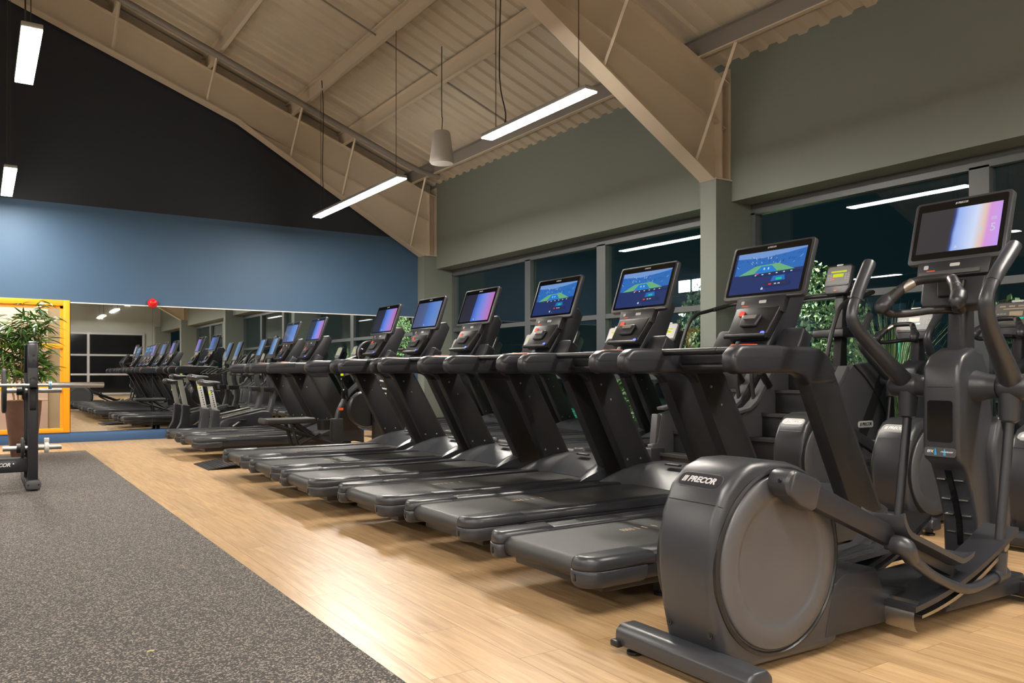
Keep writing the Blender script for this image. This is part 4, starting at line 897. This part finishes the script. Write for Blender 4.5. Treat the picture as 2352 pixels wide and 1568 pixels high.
# ------------------------------------------------------------------ bench-press rack at the left edge
t = thing('barbell_rack', 'black steel barbell rack on the rubber mat, cut off by the left edge', 'weight rack', (0, 0, .008))
for xu in (.40, -.72):
    b = MB(); b.prism([(8.24, .012), (9.40, .012), (9.40, .075), (9.36, .095), (8.27, .095), (8.24, .075)], xu - .055, xu + .055, 'x', bevel=.012); ft = obj('floor_foot', b, GRAPH, t)
    b = MB(); b.prism(rrect(.12, .078, .03, 5), 0, .006, 'z', bevel=.002, M=T(xu, 8.238, .055) @ Matrix.Rotation(R(90), 4, 'X')); obj('foot_cap', b, DISCM, ft)
    b = MB()
    for s_ in (1, -1): b.lathe([(.008, 0), (.008, .004)], n=10, M=T(xu + s_ * .04, 8.233, .055) @ Matrix.Rotation(R(90), 4, 'X'))
    obj('cap_screw', b, BLACK, ft)
    b = MB(); b.box(xu - .04, xu + .04, 8.30, 8.37, .09, 1.10, .012); b.prism([(8.30, 1.08), (8.37, 1.08), (8.44, 1.24), (8.44, 1.30), (8.40, 1.335), (8.34, 1.31), (8.30, 1.20)], xu - .04, xu + .04, 'x', bevel=.014, seg=3); up_ = obj('front_upright', b, GRAPH2, t)
    b = MB(); b.box(xu - .06, xu + .02, 8.52, 8.60, .09, 1.05, .01); b.prism([(8.40, 1.30), (8.47, 1.29), (8.60, 1.05), (8.52, 1.05)], xu - .06, xu + .02, 'x', bevel=.01); obj('rear_upright', b, MATTE, t)
    b = MB()
    for z in (1.20, 1.155, 1.0): b.lathe([(.012, 0), (.012, .003)], n=12, M=T(xu + .005, 8.298 if z < 1.16 else 8.302, z) @ Matrix.Rotation(R(90), 4, 'X'))
    obj('pin_hole', b, BLACK, up_)
    b = MB(); b.prism([(8.285, .73), (8.31, .70), (8.31, 1.0), (8.26, .98), (8.27, .93), (8.295, .92), (8.285, .82)], xu - .025, xu + .025, 'x', bevel=.004); obj('bar_hook', b, BLACK, up_)
    b = MB(); b.box(xu - .03, xu + .03, 8.20, 8.30, .90, .925, .006); b.box(xu - .03, xu + .03, 8.20, 8.218, .90, .98, .006); obj('bar_cradle', b, MATTE, up_)
    for z in (.885, .365):
        b = MB(); b.tube([(xu - .225, 8.48, z), (xu + .235, 8.48, z)], .0225, 16); pg_ = obj('storage_peg', b, STEEL, t)
        b = MB(); b.tube([(xu - .12, 8.48, z), (xu - .055, 8.48, z)], .042, 14); obj('peg_collar', b, BLACK, pg_)
    b = MB()
    for z in (.42, .31, .16, .88): b.lathe([(.014, 0), (.014, .006), (.008, .012)], n=10, M=T(xu - .065, 8.51, z) @ Matrix.Rotation(R(90), 4, 'X'))
    obj('bolt', b, CHROME, t)
b = MB(); b.box(-.72, .36, 8.42, 8.52, .155, .285, .012, 3); cb = obj('cross_beam', b, GRAPH2, t)
b = MB(); b.prism(rrect(.30, .072, .034, 7), 0, .004, 'z', bevel=.001, M=T(.135, 8.42, .225) @ Matrix.Rotation(R(90), 4, 'X')); obj('beam_badge', b, GRAPH, cb)
b = MB(); b.brand(.205, T(.135, 8.4155, .225) @ Matrix.Rotation(R(90), 4, 'X')); b.lathe([(.006, 0), (.006, .002)], n=8, M=T(.255, 8.4155, .235) @ Matrix.Rotation(R(90), 4, 'X')); b.lathe([(.006, 0), (.006, .002)], n=8, M=T(.005, 8.4155, .21) @ Matrix.Rotation(R(90), 4, 'X')); obj('beam_logo', b, WHITEL, cb)
# barbell
t = thing('barbell', 'bright steel barbell resting across the black rack', 'barbell', (-.16, 8.244, .945))
b = MB(); b.tube([(-.70, 0, 0), (.70, 0, 0)], .0145, 14); obj('bar_shaft', b, STEEL, t)
for s_ in (1, -1):
    b = MB(); b.tube([(s_ * .70, 0, 0), (s_ * 1.115, 0, 0)], .025, 20); b.tube([(s_ * 1.115, 0, 0), (s_ * 1.12, 0, 0)], .021, 20); sl = obj('bar_sleeve', b, CHROME, t)
    b = MB(); b.tube([(s_ * .675, 0, 0), (s_ * .70, 0, 0)], .038, 20); obj('sleeve_collar', b, STEEL, sl)
    b = MB(); b.tube([(s_ * .683, 0, 0), (s_ * .692, 0, 0)], .0388, 20); obj('collar_ring', b, CYAN, sl)
def plate(x, z, r, th, label):
    t = thing('weight_plate', label, 'weight plate', (x, 8.48, z + .008), 0, 'weight plates on the rack pegs')
    b = MB(); b.lathe([(.024, -th / 2), (r - .012, -th / 2), (r, -th / 2 + .006), (r, th / 2 - .006), (r - .012, th / 2), (.024, th / 2), (.024, -th / 2)], (0, 0, 0), 'x', 32); obj('plate_body', b, RUBBER, t)
    b = MB(); b.lathe([(.0235, -th / 2 - .002), (.036, -th / 2 - .002), (.036, th / 2 + .002), (.0235, th / 2 + .002), (.0235, -th / 2 - .002)], (0, 0, 0), 'x', 20); obj('plate_hub', b, STEEL, t)
    return t
plate(.335, .885, .085, .022, 'small plate on the upper rack peg, before the plant')
plate(.325, .365, .098, .028, 'small plate on the lower rack peg, before the pot')
plate(.185, .885, .20, .035, 'large plate at the very left edge on the upper rack peg')
t = thing('bar_clip', 'off-white plastic bar clip on the lower rack peg', 'clip', (.515, 8.48, .373))
b = MB(); b.lathe([(.023, -.018), (.045, -.018), (.05, -.012), (.05, .012), (.045, .018), (.023, .018), (.023, -.018)], (0, 0, 0), 'x', 20); obj('clip_ring', b, WHITEP, t)
b = MB(); b.box(-.02, .02, -.02, .02, .045, .085, .004); obj('clip_lever', b, WHITEP, t)

# ------------------------------------------------------------------ potted bamboo
random.seed(11)
t = thing('potted_bamboo', 'leafy artificial bamboo in a tall tapered brown pot by the orange frame', 'potted plant', (.46, 11.72, .008))
POTM = mat('bronze_brown_glaze', (.115, .055, .035), .38, bump=.5, bscale=14, var=.5, vscale=7)
b = MB(); b.lathe([(.0, 0), (.125, 0), (.135, .02), (.165, .28), (.195, .58), (.20, .685), (.205, .70), (.19, .705), (.18, .69), (.17, .60)], n=40); obj('plant_pot', b, POTM, t)
b = MB(); b.lathe([(0, .655), (.18, .65)], n=24); obj('potting_soil', b, mat('dark_soil', (.02, .014, .01), .9, bump=1, bscale=60), t)
BAM = mat('bamboo_cane', (.42, .26, .11), .5, var=.3, vscale=20)
canes = [(.02, .05, .05, -.02, 1.80), (-.05, .02, -.16, .05, 1.62), (.06, -.05, .22, -.12, 1.66), (-.02, -.07, -.03, -.2, 1.70), (-.09, -.02, -.34, -.05, 1.50), (.04, .08, .16, .22, 1.58)]
def cpt(c, f): x0, y0, x1, y1, h = c; return Vector((x0 + (x1 - x0) * f ** 1.4, y0 + (y1 - y0) * f ** 1.4, .65 + (h - .65) * f))
for c in canes:
    b = MB(); b.tube([cpt(c, k / 8) for k in range(9)], [.013 - .001 * k for k in range(9)], 8)
    for k in range(1, 7):
        p = cpt(c, k / 7); b.lathe([(.011, -.006), (.0155, 0), (.011, .006)], p, n=8)
    obj('bamboo_cane', b, BAM, t)
LEAFM = [mat('leaf_deep_green', (.035, .10, .02), .45), mat('leaf_mid_green', (.07, .19, .03), .42), mat('leaf_fresh_green', (.20, .36, .04), .42)]
b = MB(); bm = b.bm
def leaf(p, d, L, W, droop, mi):
    d = d.normalized(); side = d.cross(Vector((0, 0, 1)))
    side = side.normalized() if side.length > .05 else Vector((1, 0, 0))
    tw = random.uniform(-.7, .7); nrm = side.cross(d); side = side * math.cos(tw) + nrm * math.sin(tw)
    prev = None
    for k, wd in enumerate((.25, .85, 1, .7, .02)):
        f = k / 4; c_ = p + d * L * f + Vector((0, 0, -droop * L * f * f))
        cur = (bm.verts.new(c_ - side * W * wd / 2), bm.verts.new(c_ + side * W * wd / 2))
        if prev: f_ = bm.faces.new((prev[0], prev[1], cur[1], cur[0])); f_.material_index = mi
        prev = cur
for c in canes:
    for k in range(38):
        f = random.uniform(.16, 1) ** .8; p0 = cpt(c, f); a = random.uniform(0, 2 * math.pi); rl = random.uniform(.08, .36) * (1.15 - .5 * f)
        tip = p0 + Vector((math.cos(a) * rl, math.sin(a) * rl, random.uniform(-.02, .22)))
        tp = bmesh.new(); tp.free()
        for q in range(random.randint(5, 9)):
            g = random.uniform(.35, 1); p = p0.lerp(tip, g); aa = a + random.uniform(-1.3, 1.3)
            leaf(p, Vector((math.cos(aa), math.sin(aa), random.uniform(-.5, .75))), random.uniform(.13, .24), random.uniform(.018, .029), random.uniform(0, .5), random.choice((0, 0, 1, 1, 1, 2)))
obj('bamboo_leaves', b, LEAFM, t, ang=80)
b = MB()
for c in canes:
    for k in range(9):
        f = random.uniform(.25, .95); p = cpt(c, f); a = random.uniform(0, 6.28); b.tube([p, p + Vector((math.cos(a) * .2, math.sin(a) * .2, .1))], .0025, 5)
obj('bamboo_twigs', b, BAM, t)
# leaf scrap dropped on the mat
b = MB(); b.poly([(0, 0, 0), (.012, .004, .003), (.022, 0, .001), (.03, .008, .004), (.026, .014, .001), (.014, .013, .005), (.004, .016, .001)])
b.poly([(0, 0, .0012), (.004, .016, .0022), (.014, .013, .0062), (.026, .014, .0022), (.03, .008, .0052), (.022, 0, .0022), (.012, .004, .0042)])
o = tag(obj('dry_leaf', b, mat('straw_leaf', (.42, .36, .16), .7)), 'tiny dry leaf scrap lying on the speckled mat', 'leaf'); o.location = (.52, 3.24, .008)

# ------------------------------------------------------------------ outside: ground, fence, hedge, grasses, lamps
GROUND = mat('dark_ground', (.035, .04, .03), .9, bump=.6, bscale=8, var=.4, vscale=2)
b = MB(); b.box(XG + .2, 70, -30, 70, -.25, -.06); obj('ground_outside', b, GROUND, kind='structure')
TEALM = mat('teal_wind_screen', (.01, .30, .20), .7)
t = thing('court_fence', 'low teal green court fence screen beyond the windows', 'fence', (10.6, 12, -.06))
b = MB(); b.box(-.01, .01, -3.6, 8, .02, .36); obj('fence_screen', b, TEALM, t)
b = MB()
for z in (.10, .20, .29): b.box(-.02, -.012, -3.6, 8, z, z + .012)
obj('fence_rail', b, WHITEP, t)
for k in range(8):
    b = MB(); b.box(-.03, .03, -3.6 + k * 1.6, -3.54 + k * 1.6, 0, .44); obj('fence_post', b, MATTE, t)
BUSH = [mat('hedge_leaf_dark', (.03, .075, .02), .5), mat('hedge_leaf_light', (.19, .26, .11), .5), mat('hedge_leaf_pale', (.42, .46, .27), .5)]
def bush(label, c, rad, n, lf, seed, zlo):
    random.seed(seed); t = thing('leafy_shrub', label, 'shrub', (c[0], c[1], -.06))
    b = MB(); bm = b.bm
    for k in range(n):
        a = random.uniform(0, 2 * math.pi); v = random.uniform(-1, 1); rr = random.uniform(.82, 1.06) if random.random() < .8 else random.uniform(.5, .9)
        s_ = math.sqrt(1 - v * v); p = Vector((rad[0] * s_ * math.cos(a) * rr, rad[1] * s_ * math.sin(a) * rr, c[2] + rad[2] * v * rr))
        if p.z < zlo: continue
        nn = Vector((random.gauss(0, 1), random.gauss(0, 1), random.gauss(.5, 1))).normalized(); u = nn.cross(Vector((random.gauss(0, 1), random.gauss(0, 1), .3))).normalized(); w_ = nn.cross(u); L = lf * random.uniform(.6, 1.3)
        f = bm.faces.new([bm.verts.new(p + q) for q in (-u * L, -w_ * L * .55, u * L, w_ * L * .55)]); f.material_index = random.choice((0, 1, 1, 2, 2))
    obj('shrub_leaves', b, BUSH, t, ang=5)
    b = MB()
    for k in range(7):
        a = k * .9; b.tube([(0, 0, 0), (math.cos(a) * rad[0] * .3, math.sin(a) * rad[1] * .3, c[2] * .6), (math.cos(a) * rad[0] * .6, math.sin(a) * rad[1] * .6, c[2] + rad[2] * .4)], [.04, .025, .01], 7, 4)
    obj('shrub_branches', b, mat('bark_brown', (.06, .045, .03), .8), t)
    return t
bush('tall floodlit leafy shrub outside, behind the stair climber console', (9.75, 7.28, 1.30), (.7, 1.12, 1.35), 9500, .040, 1, .02)
bush('rounded dark shrub low outside, seen below the handrails of the second treadmill', (9.7, 11.0, .45), (.6, .75, .6), 4000, .036, 2, .02)
bush('small slender shrub with lit leaves outside beside the near green pier', (10.2, 9.55, 1.3), (.45, .42, 1.25), 3000, .040, 3, .02)
bush('low leafy shrub outside, seen between the uprights of third and fourth treadmills', (9.9, 14.4, .5), (.5, .9, .7), 1800, .05, 4, .02)
bush('tall shadowed shrub outside, right of the floodlit one', (11.7, 5.3, 1.0), (.8, .9, 1.1), 2200, .06, 6, .02)
GR = [mat('grass_straw', (.34, .33, .17), .6), mat('grass_green', (.10, .20, .05), .6)]
def grasses(label, c, n, h, seed):
    random.seed(seed); t = thing('ornamental_grass', label, 'grass plant', c); b = MB(); bm = b.bm
    for k in range(n):
        a = random.uniform(0, 6.28); lean = random.uniform(.08, .62); L = h * random.uniform(.6, 1.1); r0 = random.uniform(0, .14); w_ = random.uniform(.004, .009); prev = None; mi = random.choice((0, 0, 1))
        d = Vector((math.cos(a), math.sin(a), 0)); sd = Vector((-d.y, d.x, 0))
        for q in range(6):
            f = q / 5; p = d * (r0 + lean * L * f * f * .75) + Vector((0, 0, L * (f - .28 * lean * f ** 3))); ww = w_ * (1 - f * .85)
            cur = (bm.verts.new(p - sd * ww), bm.verts.new(p + sd * ww))
            if prev: fa = bm.faces.new((prev[0], prev[1], cur[1], cur[0])); fa.material_index = mi
            prev = cur
    obj('grass_blades', b, GR, t, ang=80); return t
grasses('wispy pale ornamental grass outside, behind the elliptical handlebars', (9.0, 5.42, -.06), 520, 1.9, 5)
grasses('green ornamental grass outside low, left of the foreground elliptical tower', (8.45, 4.85, -.06), 260, 1.0, 8)
t = thing('teal_post', 'slim teal post outside behind the elliptical handlebars', 'post', (9.55, 5.62, -.06)); b = MB(); b.tube([(0, 0, 0), (0, 0, 1.55)], .03, 10); obj('post_tube', b, TEALM, t); b = MB(); b.lathe([(.034, 1.55), (.034, 1.57), (0, 1.58)], n=10); obj('post_cap', b, BLACK, t)
# lamps outside
FLOOD = emi('floodlight_glass', (.72, 1, .86), 60); FLOOD2 = emi('floodlight_glass_dim', (.8, 1, .9), 14); SOD = emi('sodium_glass', (1, .45, .08), 18)
t = thing('floodlight_mast', 'floodlight mast blazing greenish white outside, left of the near pier', 'floodlight', (26.0, 25.0, -.06))
b = MB(); b.tube([(0, 0, 0), (0, 0, 5.2)], [.12, .07], 12); obj('mast_pole', b, GREYSTEEL, t)
b = MB(); b.box(-.08, .08, -1.2, 1.2, 4.55, 4.65); obj('mast_arm', b, GREYSTEEL, t)
for k, (y, z) in enumerate(((-.55, 4.95), (.25, 4.95))):
    b = MB(); b.box(-.05, .25, y - .36, y + .36, z - .28, z + .28, .03); hd = obj('lamp_head', b, BLACK, t)
    b = MB(); b.box(-.07, -.05, y - .33, y + .33, z - .25, z + .25); obj('lamp_glass', b, FLOOD, hd)
for k, y in enumerate((-.75, .4)):
    b = MB(); b.box(-.05, .15, y - .2, y + .2, 3.75, 3.95, .02); b.tube([(0.05, y, 3.95), (.05, y, 4.6)], .03, 6); hd = obj('lamp_head', b, BLACK, t)
    b = MB(); b.lathe([(.19, 3.74), (.15, 3.66), (0, 3.62)], (0, y, 0), n=14); obj('lamp_glass', b, FLOOD2, hd)
t = thing('street_lamp', 'distant white lamp outside between third and second treadmill screens', 'lamp', (22, 31.2, -.06)); b = MB(); b.tube([(0, 0, 0), (0, 0, 3.9)], .06, 8); obj('lamp_pole', b, GREYSTEEL, t); b = MB(); b.lathe([(0, 4.15), (.14, 4.1), (.16, 4.0), (.1, 3.9), (0, 3.88)], n=14); obj('lamp_glass', b, FLOOD, t)
t = thing('street_lamp', 'distant orange lamp outside above the white one', 'lamp', (30, 39.6, -.06)); b = MB(); b.tube([(0, 0, 0), (0, 0, 5.1)], .06, 8); obj('lamp_pole', b, GREYSTEEL, t); b = MB(); b.lathe([(0, 5.4), (.16, 5.35), (.18, 5.25), (.1, 5.12), (0, 5.1)], n=14); obj('lamp_glass', b, SOD, t)
# unseen spot lights added outside to brighten the planting
for k, (x, y, z, en) in enumerate(((8.1, 8.4, 3.2, 1700), (8.1, 11.8, 3.2, 500), (8.1, 3.4, 3.2, 250))):
    l = bpy.data.lights.new('added_planting_spot', 'SPOT'); l.energy = en; l.spot_size = R(100); l.spot_blend = .6; l.color = (.92, 1, .88); l.shadow_soft_size = .1
    o = bpy.data.objects.new('added_planting_spot', l); COL.objects.link(o); o.location = (x, y, z)
    o.rotation_euler = (Vector((9.8, y - .6 if k else 7.3, .9)) - Vector((x, y, z))).to_track_quat('-Z', 'Y').to_euler()
